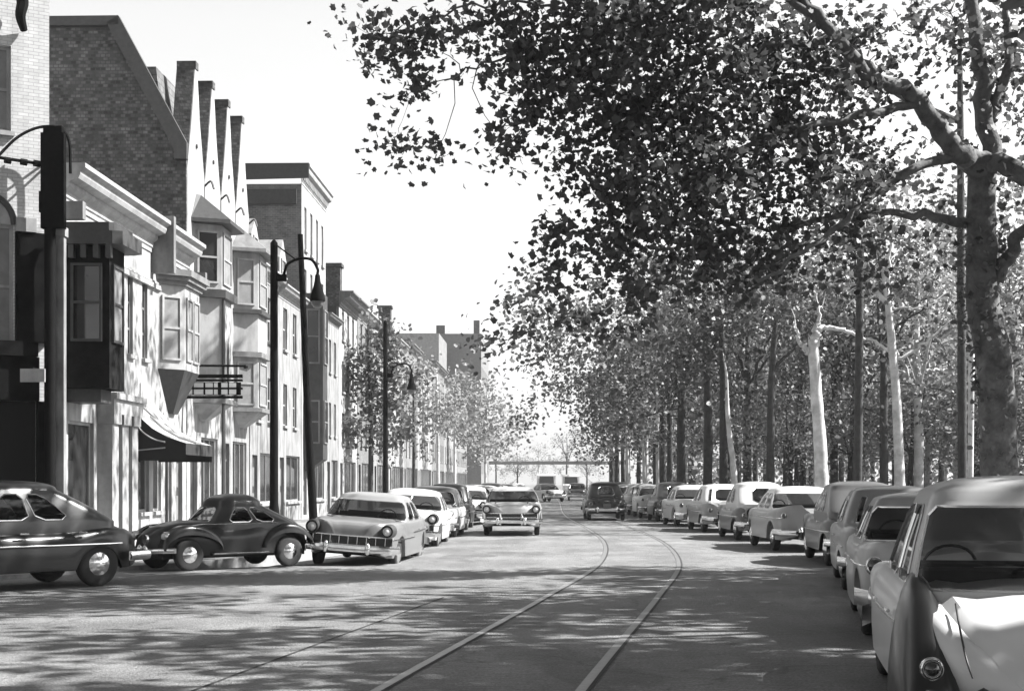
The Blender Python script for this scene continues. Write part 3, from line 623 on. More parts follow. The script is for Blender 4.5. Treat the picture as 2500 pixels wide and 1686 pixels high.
g = MB(); a = at(768, 1260, 38.5); b = at(733, 572, 38.5); g.tube([(a.x, 38.5, .05), (a.x + (b.x - a.x) * .5 - .03, 38.5, 4.3), (b.x, 38.5, b.z)], [.12, .095, .07], 10)
tag(g.build('leaning_post', IRON, smooth=50), 'tall bare black post leaning left beside the nearest street lamp', 'post')
# far dark bridge over the street
g = MB(); g.box(-16, 20, 0, 6, 4.8, 5.1); g.box(-16, 20, -.2, -.003, 4.95, 5.3)
br = empty('railway_bridge', (0, 246, 0), 0, 'low dark bridge crossing the street in the far distance', 'bridge'); g.build('deck', mat('bridge_steel', .16, rough=.8), br)
for x in (-9.5, 17): g = MB(); g.box(x, x + 1.5, .5, 5.5, -.2, 4.745); g.build('pier', STU_3, br)
# ------------------------------------------------------------------ cars (local frame: x forward, y to the car's left, z up)
def wheel(car, x, y, r, side, ww=False, w=.17):
    g = MB(); k = side
    g.lathe([(r * .60, -w * .48), (r * .86, -w / 2), (r * .97, -w * .38), (r, -w * .2), (r, w * .2), (r * .97, w * .38), (r * .86, w / 2), (r * .60, w * .48)], (x, y, r), 'y', 28)
    o = g.build('wheel', TYRE, car, smooth=45)
    s = 1 if side > 0 else -1
    if ww:
        g = MB(); n = 28; yy = y + s * (w / 2 + .004)
        g.add([(x + q * r * cos(2 * pi * i / n), yy, r + q * r * sin(2 * pi * i / n)) for q in (.60, .84) for i in range(n)], [(i, (i + 1) % n, n + (i + 1) % n, n + i) for i in range(n)]); g.build('whitewall', WW, o)
    g = MB(); h = [(0, .055), (r * .18, .05), (r * .36, .03), (r * .46, .012), (r * .56, .0)]
    if s > 0: g.lathe([(a, w / 2 - .01 + b) for a, b in h], (x, y, r), 'y', 24)
    else: g.lathe([(a, -w / 2 + .01 - b) for a, b in h], (x, y, r), 'y', 24)
    g.build('hubcap', CHROME, o, smooth=60); return o
def lamp(car, name, x, y, z, r, fx, glass, depth=.06, ring=CHROME, ry=1.0):
    g = MB(); pr = [(r * .85, 0), (r * 1.15, 0), (r * 1.12, depth * .8), (r, depth), (r * .86, depth * .8)]
    g.lathe([(a, fx * b) for a, b in pr], (x, y, z), 'x', 20); o = g.build(name, ring, car, smooth=50)
    g = MB(); g.lathe([(r * .95, fx * depth * .4), (r * .8, fx * depth * .9), (r * .45, fx * depth * 1.35), (0, fx * depth * 1.5)], (x, y, z), 'x', 20); g.build('lens', glass, o, smooth=60); return o
def make_car(s):
    """builds one car from a dictionary of measures; returns its root"""
    L, W, H = s['L'], s['W'], s['H']; wb = s['wb']; r = s.get('r', .34); col = s['col']; rcol = s.get('rcol', col)
    fa, ra = s['fa'], s['fa'] - wb           # axle positions from the centre
    car = empty(s.get('name', 'parked_car'))
    hl = L / 2; nst = s.get('nst', 84)
    xs = np.unique(np.concatenate([np.linspace(-hl, hl, nst), [-hl + .015, -hl + .05, -hl + .1, hl - .1, hl - .05, hl - .015]])); 
    zt = smoothi(xs, *zip(*s['top'])); zf = smoothi(xs, *zip(*s['fend'])); 
    pe = s.get('pe', 7.0); wx = W / 2 * np.clip(1 - np.abs(xs / (hl * 1.004)) ** pe, 0, 1) ** (1 / s.get('qe', 2.6)) * smoothi(xs, *zip(*s.get('plan', [(-hl, .96), (0, 1), (hl, .96)])))
    zb = np.full_like(xs, s.get('zb', .27)); ext = np.clip((np.abs(xs) - hl + .45) / .45, 0, 1); zb = zb + ext ** 2 * s.get('lift', .16)
    V = []; 
    hood_w = s.get('hoodw', .62)
    for i, x in enumerate(xs):
        w = max(.02, wx[i]); b = zb[i]; 
        for ax, sk in ((fa, 0), (ra, s.get('skirt', .0))):
            R_ = r + .065; dx = abs(x - ax)
            if dx < R_: b = max(b, r * .9 + sqrt(R_ * R_ - dx * dx) - sk)
        f, t = zf[i], zt[i]; b = min(b, f - .12); dz = f - b; t = max(t, b + .1)
        cr = s.get('crown', .06)
        half = [(w * .90, b), (w * .985, b + .015), (w * 1.0, b + dz * .30), (w * s.get('waist', .995), b + dz * .6), (w * .965, f - dz * .16), (w * .92, f - dz * .05), (w * .86, f), (w * .79, f - .004),
                (w * (hood_w + .08), f * .55 + min(f, t) * .45 - .012), (w * hood_w, (f * .3 + t * .7) if t < f else (f * .35 + t * .65)), (w * hood_w * .75, t - .012 if t < f else t - .03), (w * hood_w * .38, t), (0, t + s.get('spine', 0))]
        V += [(x, y, z) for y, z in half] + [(x, -y, z) for y, z in half[-2::-1]]
    m = 25; n = len(xs); g = MB()
    g.add(V, [(i * m + k, (i + 1) * m + k, (i + 1) * m + k + 1, i * m + k + 1) for i in range(n - 1) for k in range(m - 1)] + [tuple(range(m)), tuple(range(n * m - 1, (n - 1) * m - 1, -1))])
    body = g.build('body', PAINT, car, smooth=38, color=col)
    # dark floor and wheel wells
    g = MB(); g.box(-hl + .35, hl - .35, -W * .40, W * .40, .30, .52)
    for ax in (fa, ra): g.box(ax - r - .05, ax + r + .05, -W * .43, W * .43, .42, r * 2 + .04 if ax == fa else r * 2 + .02)
    g.build('underbody', UNDER, car)
    # cabin
    c = s['cab']; xf0, xf1, xr0, xr1 = c['f0'], c['f1'], c['r0'], c['r1']; zb0, ze = c['zb'], c['ze']; b0, b1 = c['b0'], c['b1']; rc = c.get('rc', .22)
    nf = 8; ncn = 5; fr = c['side']            # pillar fractions from the front, alternating solid and glass
    fr = [0] + [q for ab in fr for q in ab] + [1]; sides = []
    for q in range(len(fr) - 1):
        k = max(1, int(round((fr[q + 1] - fr[q]) * 14))); sides += [(fr[q] + (fr[q + 1] - fr[q]) * j / k, q) for j in range(k)]
    sides.append((1.0, len(fr) - 2))
    def ring(xF, xR, b, z, rr, nose=0, tail=0):
        P = []
        for j in range(nf + 1): y = (b - rr) * (1 - 2 * j / nf); P.append((xF - nose * (y / b) ** 2, -y, z))           # front, from right to left
        base = xF - nose * ((b - rr) / b) ** 2
        for j in range(1, ncn + 1): a = pi / 2 * j / ncn; P.append((base - rr + rr * cos(a), b - rr + rr * sin(a), z))
        ae = xR + tail * ((b - rr) / b) ** 2
        x0, x1 = base - rr, ae + rr
        for t, _ in sides[1:]: P.append((x0 + (x1 - x0) * t, b, z))
        for j in range(1, ncn + 1): a = pi / 2 * j / ncn; P.append((ae + rr - rr * sin(a), b - rr + rr * cos(a), z))
        for j in range(1, nf + 1): y = (b - rr) * (1 - 2 * j / nf); P.append((xR + tail * (y / b) ** 2, y, z))
        for j in range(1, ncn + 1): a = pi / 2 * j / ncn; P.append((ae + rr - rr * cos(a), -(b - rr) - rr * sin(a), z))
        for t, _ in sides[::-1][1:]: P.append((x0 + (x1 - x0) * t, -b, z))
        for j in range(1, ncn): a = pi / 2 * j / ncn; P.append((base - rr + rr * sin(a), -(b - rr) - rr * cos(a), z))
        return P
    rows = c.get('rows', [0, .09, .22, .5, .74, .88, 1.0]); RG = []; lowring = ring(xf0, xr0, b0, zb0 - .2, rc, c.get('nose', .12), c.get('tail', .1))
    for v in rows:
        RG.append(ring(xf0 + (xf1 - xf0) * v ** 1.1, xr0 + (xr1 - xr0) * v ** 1.1, b0 + (b1 - b0) * v ** 1.3, zb0 + (ze - zb0) * v, rc, c.get('nose', .12) * (1 - .4 * v), c.get('tail', .1) * (1 - .4 * v)))
    cx = (xf1 + xr1) / 2
    for t in (.96, .9, .78, .6, .35, .12):
        z = ze + (H - ze) * sqrt(max(0, 1 - t ** 2.6)) if t > .12 else H
        RG.append([(cx + (x - cx) * t, y * t, z) for x, y, _ in RG[6]][:])
    nk = len(RG[0]); ns = len(sides) - 1
    i_f = set(range(0, nf)); cf = set(range(nf, nf + ncn)); sL = {nf + ncn + j: sides[j][1] for j in range(ns)}
    o0 = nf + ncn + ns; cr1 = set(range(o0, o0 + ncn)); rr_ = set(range(o0 + ncn, o0 + ncn + nf)); cr2 = set(range(o0 + ncn + nf, o0 + 2 * ncn + nf))
    o1 = o0 + 2 * ncn + nf; sR = {o1 + j: sides[ns - 1 - j][1] for j in range(ns)}; cf2 = set(range(o1 + ns, nk))
    wrapf, wrapr = c.get('wrapf', 3), c.get('wrapr', 0); rearn = c.get('rearn', nf)
    ws = set(i_f) | set(range(nf, nf + wrapf)) | set(list(range(nk - wrapf, nk)) if wrapf else [])
    e = (nf - rearn) // 2; bk = set(range(o0 + ncn + e, o0 + ncn + nf - e))
    if wrapr: bk |= set(range(o0 + ncn - wrapr, o0 + ncn)) | set(range(o0 + ncn + nf, o0 + ncn + nf + wrapr))
    roof, gl = MB(), {}
    def keyof(i, k):
        k %= nk
        if not 1 <= i <= 4: return None
        if k in ws: return 'windshield'
        if k in bk: return 'rear_window'
        if k in sL and sL[k] % 2 == 1: return ('side_window', 1, sL[k])
        if k in sR and sR[k] % 2 == 1: return ('side_window', -1, sR[k])
    for i in range(len(RG) - 1):
        for k in range(nk):
            k2 = (k + 1) % nk; quad = (RG[i][k], RG[i][k2], RG[i + 1][k2], RG[i + 1][k]); key = keyof(i, k)
            if not key: roof.quad(*quad); continue
            gm = gl.setdefault(key, MB()); lo, hi = keyof(i, k - 1) != key, keyof(i, k + 1) != key
            if i in (1, 4) and lo != hi:
                oc = (0 if lo else 1) if i == 1 else (3 if lo else 2)
                gm.quad(*[q for n_, q in enumerate(quad) if n_ != oc]); roof.quad(*[quad[(oc + d_) % 4] for d_ in (-1, 0, 1)])
            else: gm.quad(*quad)
    roof.quad(*RG[-1])
    for k in range(nk): roof.quad(lowring[k], lowring[(k + 1) % nk], RG[0][(k + 1) % nk], RG[0][k])
    def weld(mb):
        idx = {}; nv = []; mp = []
        for v in mb.v:
            kx = (round(v[0], 4), round(v[1], 4), round(v[2], 4))
            if kx not in idx: idx[kx] = len(nv); nv.append(v)
            mp.append(idx[kx])
        mb.v = nv; mb.f = [tuple(dict.fromkeys(mp[i] for i in f)) for f in mb.f]; mb.f = [f for f in mb.f if len(f) > 2]
    weld(roof); roof.build('roof', PAINT, car, smooth=50, color=rcol)
    for key, mb in gl.items():
        weld(mb); nm = key if isinstance(key, str) else key[0]; go = mb.build(nm, GLASS, car, smooth='all')
        # bright moulding round the glass
        xs_ = [v for v in mb.v]; cnt = {}
        for f in mb.f:
            for a, b in zip(f, f[1:] + f[:1]): cnt.setdefault(frozenset((a, b)), []).append((a, b))
        bd = [v[0] for v in cnt.values() if len(v) == 1]; nx = {a: b for a, b in bd}
        if bd:
            st = bd[0][0]; loop = [st]; q = nx.get(st)
            while q is not None and q != st and len(loop) < 300: loop.append(q); q = nx.get(q)
            cen = Vector((cx, 0, (zb0 + ze) / 2)); pts = [Vector(mb.v[i]) for i in loop + [loop[0]]]
            pts = [p + (Vector((p.x - cen.x, p.y, 0)).normalized() * .006) for p in pts]
            t = MB(); t.tube(pts, .011, 4, caps=False); t.build('moulding', CHROME, go)
    # seats, dash, steering wheel
    zs = zb0 - .35; st = MB()
    for x0 in c.get('seats', (.05, -.85)):
        st = MB(); st.prof([(x0 + .55, zs), (x0 + .55, zs + .18), (x0 + .05, zs + .16), (x0 - .08, zb0 + .12), (x0 - .2, zb0 + .1), (x0 - .1, zs)], -b0 + .12, b0 - .12); st.build('seat', SEAT, car, smooth=30)
    g = MB(); g.prof([(xf0 - .12, zb0 - .3), (xf0 - .12, zb0 + .02), (xf0 - .4, zb0 + .0), (xf0 - .42, zb0 - .3)], -b0 + .1, b0 - .1); g.build('dashboard', SEAT, car)
    sx = xf0 - .62; g = MB(); n = 20; ctr = Vector((sx, b0 * .45, zb0 + .06)); tl = R(55)
    g.tube([ctr + Vector((-.2 * sin(a) * cos(tl), .2 * cos(a), .2 * sin(a) * sin(tl))) for a in np.linspace(0, 2 * pi, n + 1)], .013, 6, caps=False)
    for a in (0.1, pi - .1, -pi / 2): g.tube([ctr, ctr + Vector((-.2 * sin(a) * cos(tl), .2 * cos(a), .2 * sin(a) * sin(tl)))], .01, 4)
    g.tube([ctr, ctr + Vector((.3, 0, -.25))], .02, 6); g.build('steering_wheel', BLACKP, car, smooth=60)
    # wheels
    ty = W / 2 - s.get('inset', .17)
    for ax in (fa, ra):
        for sd_ in (1, -1): wheel(car, ax, sd_ * ty, r, sd_, s.get('ww', False))
    # bumpers
    for fx, bz, xx in ((1, s.get('bzf', .45), hl), (-1, s.get('bzr', .47), -hl)):
        g = MB(); pts = []
        for t in np.linspace(-1, 1, 17): pts.append((t * (W / 2 + .01), (1 - abs(t) ** 3.2) * .22 + (-.36 if abs(t) == 1 else 0)))
        n = len(pts); hh = s.get('bh', .075); V = []
        for y, dx in pts:
            X = xx + fx * (dx - .10); V += [(X - fx * .03, y, bz + hh), (X + fx * .012, y, bz + hh * .7), (X + fx * .03, y, bz), (X + fx * .012, y, bz - hh * .7), (X - fx * .03, y, bz - hh)]
        g.add(V, [(i * 5 + k, (i + 1) * 5 + k, (i + 1) * 5 + (k + 1) % 5, i * 5 + (k + 1) % 5) for i in range(n - 1) for k in range(5)]); bo = g.build('bumper', CHROME, car, smooth=40)
        for y in s.get('oy', (-.42, .42)):
            q_ = s.get('os', 1); g = MB(); g.lathe([(0, 0), (.045 * q_, .02), (.055 * q_, .12), (.05 * q_, .2), (.0, .25)], (xx + fx * .13, y, bz - .11), 'z', 12); g.build('overrider', s.get('om', CHROME), bo, smooth=60)
        for y in (-.5, .5): g = MB(); g.box(min(xx, xx + fx * .1) - .05, max(xx, xx + fx * .1) - .02, y - .03, y + .03, bz - .04, bz + .04); g.build('bumper_iron', BLACKP, bo)
    # front face
    hz = s['hz']; hy = s['hy']; hx = s.get('hx', hl - .12); 
    for y in (hy, -hy):
        ho = lamp(car, 'headlight', hx, y, hz, s.get('hr', .085), 1, LAMPG, .09)
        if s.get('hood_eye'):
            g = MB(); g.lathe([(.14, -.30), (.14, 0), (.125, .10), (.112, .10), (.105, .0), (.0, -.01)], (hx - .0, y, hz), 'x', 20); g.build('headlight_housing', s.get('eyemat', BLACKP), ho, smooth=40)
    for kind in [s.get('grille', 'bar')]:
        gx = hl - .05; gz0, gz1 = s.get('gz', (.5, .72)); gw = s.get('gw', W * .36); g = MB(); n = 14
        def gp(y, z, o=0): return (hl - .03 - .20 * abs(y / (W / 2)) ** 2.6 + o, y, z)
        V = [gp(gw * (2 * i / n - 1), z, .035) for i in range(n + 1) for z in (gz0, gz1)]
        if kind == 'oval': V = [gp(gw * (2 * i / n - 1), (gz0 + gz1) / 2 + sg_ * (gz1 - gz0) / 2 * sqrt(max(.02, 1 - (2 * i / n - 1) ** 2)), .035) for i in range(n + 1) for sg_ in (-1, 1)]
        g.add(V, [(2 * i, 2 * i + 2, 2 * i + 3, 2 * i + 1) for i in range(n)]); go = g.build('grille', BLACKP, car)
        b = MB()
        edge = [V[2 * i] for i in range(n + 1)] + [V[2 * i + 1] for i in range(n, -1, -1)] + [V[0]]
        b.tube([(x + .01, y, z) for x, y, z in edge], .016, 6, caps=False)
        if kind == 'bullet':
            zc = (gz0 + gz1) / 2; b.tube([gp(gw * q, zc, .06) for q in np.linspace(-.95, .95, 11)], .022, 6)
            for y in (-.33, .33): b.lathe([(0, .22), (.05, .16), (.075, .06), (.08, -.02), (.04, -.06)], (hl - .03, y, zc), 'x', 14); b.tube([gp(y, gz0 - .1, .09), gp(y, gz1, .08)], .035, 8)
        elif kind == 'bar':
            for z in np.linspace(gz0, gz1, 4)[1:3]: b.tube([gp(gw * q, z, .05) for q in np.linspace(-.95, .95, 11)], .02, 6)
        elif kind == 'slats':
            for y in np.linspace(-gw * .85, gw * .85, 9): b.tube([gp(y, gz0, .045), gp(y, gz1, .045)], .012, 5)
        elif kind == 'oval':
            for z in np.linspace(gz0, gz1, 5)[1:4]: b.tube([gp(gw * .8 * q, z, .05) for q in np.linspace(-.9, .9, 9)], .01, 5)
        b.build('grille_bars', CHROME, go, smooth=60)
    # tail
    for y in (s['ty'], -s['ty']): lamp(car, 'tail_light', -hl + s.get('tx', .06), y, s['tz'], s.get('tr', .06), -1, TAILG, .05)
    g = MB(); g.box(-hl - .03, -hl + .015, -.16, .16, .56, .64 + .08); g.build('number_plate', mat('plate_enamel', .10, rough=.5), car)
    g = MB(); g.tube([(-hl + .03, -.1, .86), (-hl - .02, -.05, .85), (-hl - .02, .05, .85), (-hl + .03, .1, .86)], .014, 6); g.build('boot_handle', CHROME, car)
    # side trim strips following the flank
    def flank(z): return lambda x: float(np.interp(x, xs, wx)) 
    for zc, xa, xb, th in s.get('trim', [(.70, -hl + .5, hl - .35, .02)]):
        for sd_ in (1, -1):
            g = MB(); q = np.linspace(xa, xb, 22); g.tube([(x, sd_ * (float(np.interp(x, xs, wx)) + .004), zc if not callable(zc) else zc(x)) for x in q], th * .6, 5); g.build('trim_strip', CHROME, car, smooth=60)
    # door shut lines and handle
    for sd_ in (1, -1):
        for dx0 in s.get('doors', [.55, -.45]):
            g = MB(); g.tube([(dx0 - .75, sd_ * (float(np.interp(dx0 - .75, xs, wx)) + .035), zb0 - .16), (dx0 - .6, sd_ * (float(np.interp(dx0 - .6, xs, wx)) + .035), zb0 - .16)], .014, 6); g.build('door_handle', CHROME, car)
    return car, xs, wx
def place(car, x, y, head, z=0, roll=0, label=None, cat='car', group=None, col=None, rcol=None, pitch=0):
    # head: degrees clockwise from the view direction the nose points at
    car.location = (x, y, z); car.rotation_euler = (R(roll), R(pitch), pi / 2 - R(head))
    if label: tag(car, label, cat, group)
    if col is not None:
        for o in [o for o in KIDS.get(car.name, []) ] or list(car.children):
            b = o.name.split('.')[0]
            if b == 'body': o.color = (col,) * 3 + (1,)
            if b == 'roof': o.color = ((rcol if rcol is not None else col),) * 3 + (1,)
    return car
def clone(proto):
    def rec(o, p):
        c = o.copy(); COL.objects.link(c); c.parent = p
        for ch in KIDS2.get(o.name, []): rec(ch, c)
        return c
    return rec(proto, None)
KIDS2 = {}
def remember(o):
    bpy.context.view_layer.update()
    def rec(q):
        ch = list(q.children); KIDS2[q.name] = ch
        for c in ch: rec(c)
    rec(o)
def recol(car, col, rcol=None):
    for o in list(car.children):
        b = o.name.split('.')[0]
        if b == 'body': o.color = (col,) * 3 + (1,)
        if b == 'roof': o.color = ((rcol if rcol is not None else col),) * 3 + (1,)

SEDAN = dict(name='parked_car', L=5.0, W=1.88, H=1.60, wb=2.92, fa=1.50, r=.345, col=.10,
    top=[(-2.5, .72), (-2.38, .92), (-1.9, 1.02), (-1.3, 1.06), (0, 1.04), (.9, 1.06), (1.6, 1.02), (2.25, .93), (2.44, .80), (2.5, .62)],
    fend=[(-2.5, .70), (-2.35, .90), (-1.9, .99), (-1.2, .98), (0, .98), (1.0, .98), (1.8, .96), (2.3, .90), (2.45, .80), (2.5, .66)],
    cab=dict(f0=1.0, f1=.42, r0=-1.85, r1=-1.05, zb=1.0, ze=1.48, b0=.83, b1=.66, rc=.24, side=[(.06, .40), (.46, .74)], nose=.16, tail=.16, wrapf=2, wrapr=1, rearn=6),
    hz=.80, hy=.70, hr=.09, ty=.74, tz=.74, tr=.065, grille='bar', gz=(.50, .70), trim=[(.68, -1.9, 2.1, .02)], skirt=.12)
BOXY = dict(name='parked_car', L=5.0, W=1.92, H=1.56, wb=2.94, fa=1.52, r=.34, col=.4, rcol=.4,
    top=[(-2.5, .74), (-2.42, .95), (-2.0, 1.0), (-1.2, 1.02), (0, 1.0), (1.0, 1.03), (1.6, 1.01), (2.35, .95), (2.46, .84), (2.5, .64)],
    fend=[(-2.5, .80), (-2.44, 1.02), (-2.0, 1.03), (-1.2, 1.0), (0, .98), (1.0, 1.0), (1.8, 1.0), (2.4, .96), (2.47, .86), (2.5, .66)],
    cab=dict(f0=1.05, f1=.50, r0=-1.45, r1=-.95, zb=.98, ze=1.43, b0=.86, b1=.68, rc=.2, side=[(.10, .48), (.53, .92)], nose=.2, tail=.12, wrapf=4, wrapr=4, rearn=8, rear_low=1),
    hz=.83, hy=.76, hr=.09, ty=.78, tz=.80, tr=.085, grille='slats', gz=(.52, .68), gw=.80, hood_eye=True, trim=[(.78, -2.2, .2, .02), (.66, .2, 2.2, .02)])
P_SEDAN = make_car(SEDAN)[0]; P_BOXY = make_car(BOXY)[0]
FINS = dict(BOXY); FINS.update(fend=[(-2.5, .95), (-2.45, 1.12), (-2.0, 1.06), (-1.2, 1.0), (0, .98), (1.0, 1.0), (1.8, .98), (2.3, .93), (2.46, .84), (2.5, .68)], top=[(-2.5, .62), (-2.42, .84), (-2.0, .96), (-1.2, 1.0), (0, 1.0), (1.0, 1.03), (1.6, 1.02), (2.3, .98), (2.45, .84), (2.5, .62)],
    grille='bullet', gz=(.47, .68), gw=.78, tz=.86, tr=.06, hz=.84, ww=False, trim=[(.80, -2.3, 1.9, .02)])
P_FINS = make_car(FINS)[0]
OLD = dict(SEDAN); OLD.update(L=4.9, W=1.82, H=1.68, r=.36, wb=2.9, fa=1.42,
    top=[(-2.45, .55), (-2.3, .80), (-1.95, 1.00), (-1.5, 1.12), (0, 1.08), (.8, 1.12), (1.5, 1.10), (2.15, 1.02), (2.38, .86), (2.45, .60)],
    fend=[(-2.45, .55), (-2.2, .84), (-1.7, .94), (-1.1, .88), (0, .86), (.7, .88), (1.3, .98), (1.9, .95), (2.3, .82), (2.45, .55)], hoodw=.46, pe=6,
    cab=dict(f0=.82, f1=.40, r0=-1.95, r1=-1.0, zb=1.03, ze=1.53, b0=.78, b1=.62, rc=.28, side=[(.05, .38), (.44, .72)], nose=.10, tail=.12, wrapf=1, wrapr=0, rearn=6), hy=.68, hz=.80, hx=2.22, grille='bar', gz=(.46, .74), gw=.5, ty=.70, tz=.72)
P_OLD = make_car(OLD)[0]
for p in (P_SEDAN, P_BOXY, P_FINS, P_OLD): remember(p)
used = set()
def car(proto, *a, col=.3, rcol=None, name=None, **k):
    c = proto if proto.name not in used else clone(proto)
    if proto.name not in used: used.add(proto.name)
    if name: c.name = name
    bpy.context.view_layer.update(); recol(c, col, rcol); place(c, *a, **k); return c
protoname = {}
LG, RG_ = 'cars parked nose to tail along the left kerb', 'cars parked nose to tail along the right kerb'
# -- left row, noses towards us
car(P_OLD, -8.15, 22.2, 180 + 42, label='black rounded saloon with long rear deck at the left edge of the picture', group=LG, col=.008, rcol=.05)
FORD = dict(BOXY); FORD.update(L=5.05, H=1.54, col=.34, rcol=.38, gz=(.50, .70), gw=.86, eyemat=TRIMD, hr=.09, bh=.085)
P_FORD = make_car(FORD)[0]; remember(P_FORD)
car(P_FORD, -3.08, 31.0, 180 + 5, z=-.10, roll=-4.3, label='grey car with dark grille and hooded round headlamps, just right of the leaning post', group=LG, col=.15, rcol=.24)
car(P_BOXY, -2.75, 39.0, 182, z=-.07, roll=-3.5, label='white car seen only over the back of the grey hooded headlamp car', group=LG, col=.52, rcol=.5)
car(P_SEDAN, -2.5, 45.6, 182, z=-.06, roll=-2.5, label='white rounded saloon with dark roof, third beyond the small round backed car', group=LG, col=.5, rcol=.05)
car(P_OLD, -2.35, 52.4, 182, z=-.05, roll=-2, label='dark high saloon half hidden behind the white car with the dark roof', group=LG, col=.012)
car(P_FINS, -1.85, 58.8, 182, z=-.05, roll=-2, label='white car whose round lamps show just left of the oncoming pale car', group=LG, col=.6)
lw = ['grey car in the far part of the left kerb row, first of the blurred ones', 'white roofed car, second of the blurred ones far along the left kerb', 'dark car far along the left kerb before the light trees', 'pale car almost at the end of the left kerb row', 'last small dark car of the left kerb row', 'tiny pale car beyond the left row, before the terrace end']
for i, (c_, rr) in enumerate([(.25, .3), (.12, .5), (.03, .03), (.4, .45), (.04, .04), (.4, .4)]):
    y = 65.5 + i * 6.6 + (i > 3) * 3; car([P_SEDAN, P_FINS, P_OLD, P_BOXY, P_SEDAN, P_FINS][i], XL(y) + 1.2, y, 182, z=-.05, roll=-2, label=lw[i], group=LG, col=c_, rcol=rr)
# -- right row, tails towards us
def rowx(y): return float(np.interp(y, [8.3, 28, 33, 38, 53, 63, 100], [3.25, 6.92, 7.3, 7.2, 6.95, 6.7, 6.35]))
def rowh(y): return float(np.interp(y, [8, 24, 31, 36, 100], [10.5, 10.5, 4, -1.2, -1.0]))
rl = ['pale grey saloon with round tail lamps, next ahead of the white car at right', 'grey car third from the camera in the right kerb row', 'dark bodied car fourth from the camera in the right kerb row',
      'pale finned car with bright white roof, nearest of the white roofed ones on the right', 'dark barrel backed saloon with pale roof in the right kerb row', 'grey saloon with white roof right of the white trunked slanting tree foot', 'white boxy car in the middle of the right kerb row',
      'dark old saloon between two pale cars, far up the right kerb row', 'light car beyond the dark old saloon in the right kerb row', 'grey car before the thin pale tree stems on the right', 'light roofed car next to the moving black saloon, far right row', 'small dark car near the end of the right row', 'small pale car at the end of the right row', 'last tiny grey car of the right row']
specs = [(P_FORD, .26, .24), (P_SEDAN, .17, .2), (P_OLD, .02, .10), (P_FINS, .24, .6), (P_OLD, .05, .5), (P_SEDAN, .2, .62), (P_BOXY, .5, .55), (P_OLD, .03, .06), (P_FINS, .4, .55), (P_SEDAN, .2, .3), (P_BOXY, .3, .6), (P_OLD, .03, .03), (P_SEDAN, .45, .5), (P_FINS, .2, .2)]
for i, (pr, c_, rr) in enumerate(specs):
    y = 16.9 + i * 6.5 if i < 3 else 36.4 + (i - 3) * 6.35
    car(pr, rowx(y) + random.uniform(-.08, .12), y + random.uniform(-.25, .25), rowh(y) + random.uniform(-1.2, 1.2), z=0, label=rl[i], group=RG_, col=c_, rcol=rr)
# -- moving cars
CHEVY = dict(FINS); CHEVY.update(name='oncoming_car', ww=False, H=1.52, gz=(.44, .70), gw=.80, eyemat=TRIMD, hz=.82)
c = make_car(CHEVY)[0]; recol(c, .40, .40)
for y_ in (-.5, .5): g = MB(); g.tube([(2.1, y_, .99), (1.2, y_, 1.05)], .018, 5); g.build('hood_spear', CHROME, c)
place(c, .02, 46.6, 181, label='pale car coming towards us in the middle of the street with a wide toothy grille', cat='car')
c = car(P_OLD, 4.1, 64.2, 0, label='tall black saloon driving away on the streetcar rails', col=.008, rcol=.01)
c = car(P_FINS, 3.0, 124, 160, label='small pale car turning across the street in the distance', col=.5, rcol=.2)
c = car(P_SEDAN, 6.0, 132, 182, label='tiny dark car in the distance, right of the turning pale car', col=.03)
c = car(P_BOXY, .6, 150, 181, label='tiny white car far off behind the oncoming pale car', col=.55)
# far light van and lorry
def van(x, y, label, colr):
    r = empty('delivery_van', (x, y, 0), 0, label, 'van')
    g = MB(); g.profx([(-2.6, .5), (-2.6, 1.25), (-2.0, 1.45), (-1.75, 2.45), (-1.5, 2.65), (2.6, 2.7), (2.7, .5)], -1.05, 1.05); g.build('body', PAINT, r, color=colr)
    g = MB(); g.quad((-.85, -2.01, 1.5), (.85, -2.01, 1.5), (.8, -1.79, 2.35), (-.8, -1.79, 2.35)); o = g.build('windshield', WPANE, r); o.location.y = -.02
    g = MB(); g.box(-1.0, 1.0, -2.75, -2.62, .45, .62); g.build('bumper', CHROME, r)
    for yy in (-1.6, 1.7):
        for xx in (-.9, .9): g = MB(); g.lathe([(.2, -.1), (.4, -.1), (.42, 0), (.4, .1), (.2, .1)], (xx, yy, .42), 'x', 18); g.build('wheel', TYRE, r)
    for xx in (-.75, .75): g = MB(); g.lathe([(.1, 0), (.12, -.04), (0, -.08)], (0, 0, 0), 'y', 10); o = g.build('headlight', LAMPG, r); o.location = (xx, -2.61, .9)
    return r
van(4.0, 168, 'white van in the distance under the dark bridge', .55); van(7.6, 186, 'second white van with dark windows, by the trees under the dark bridge', .5)

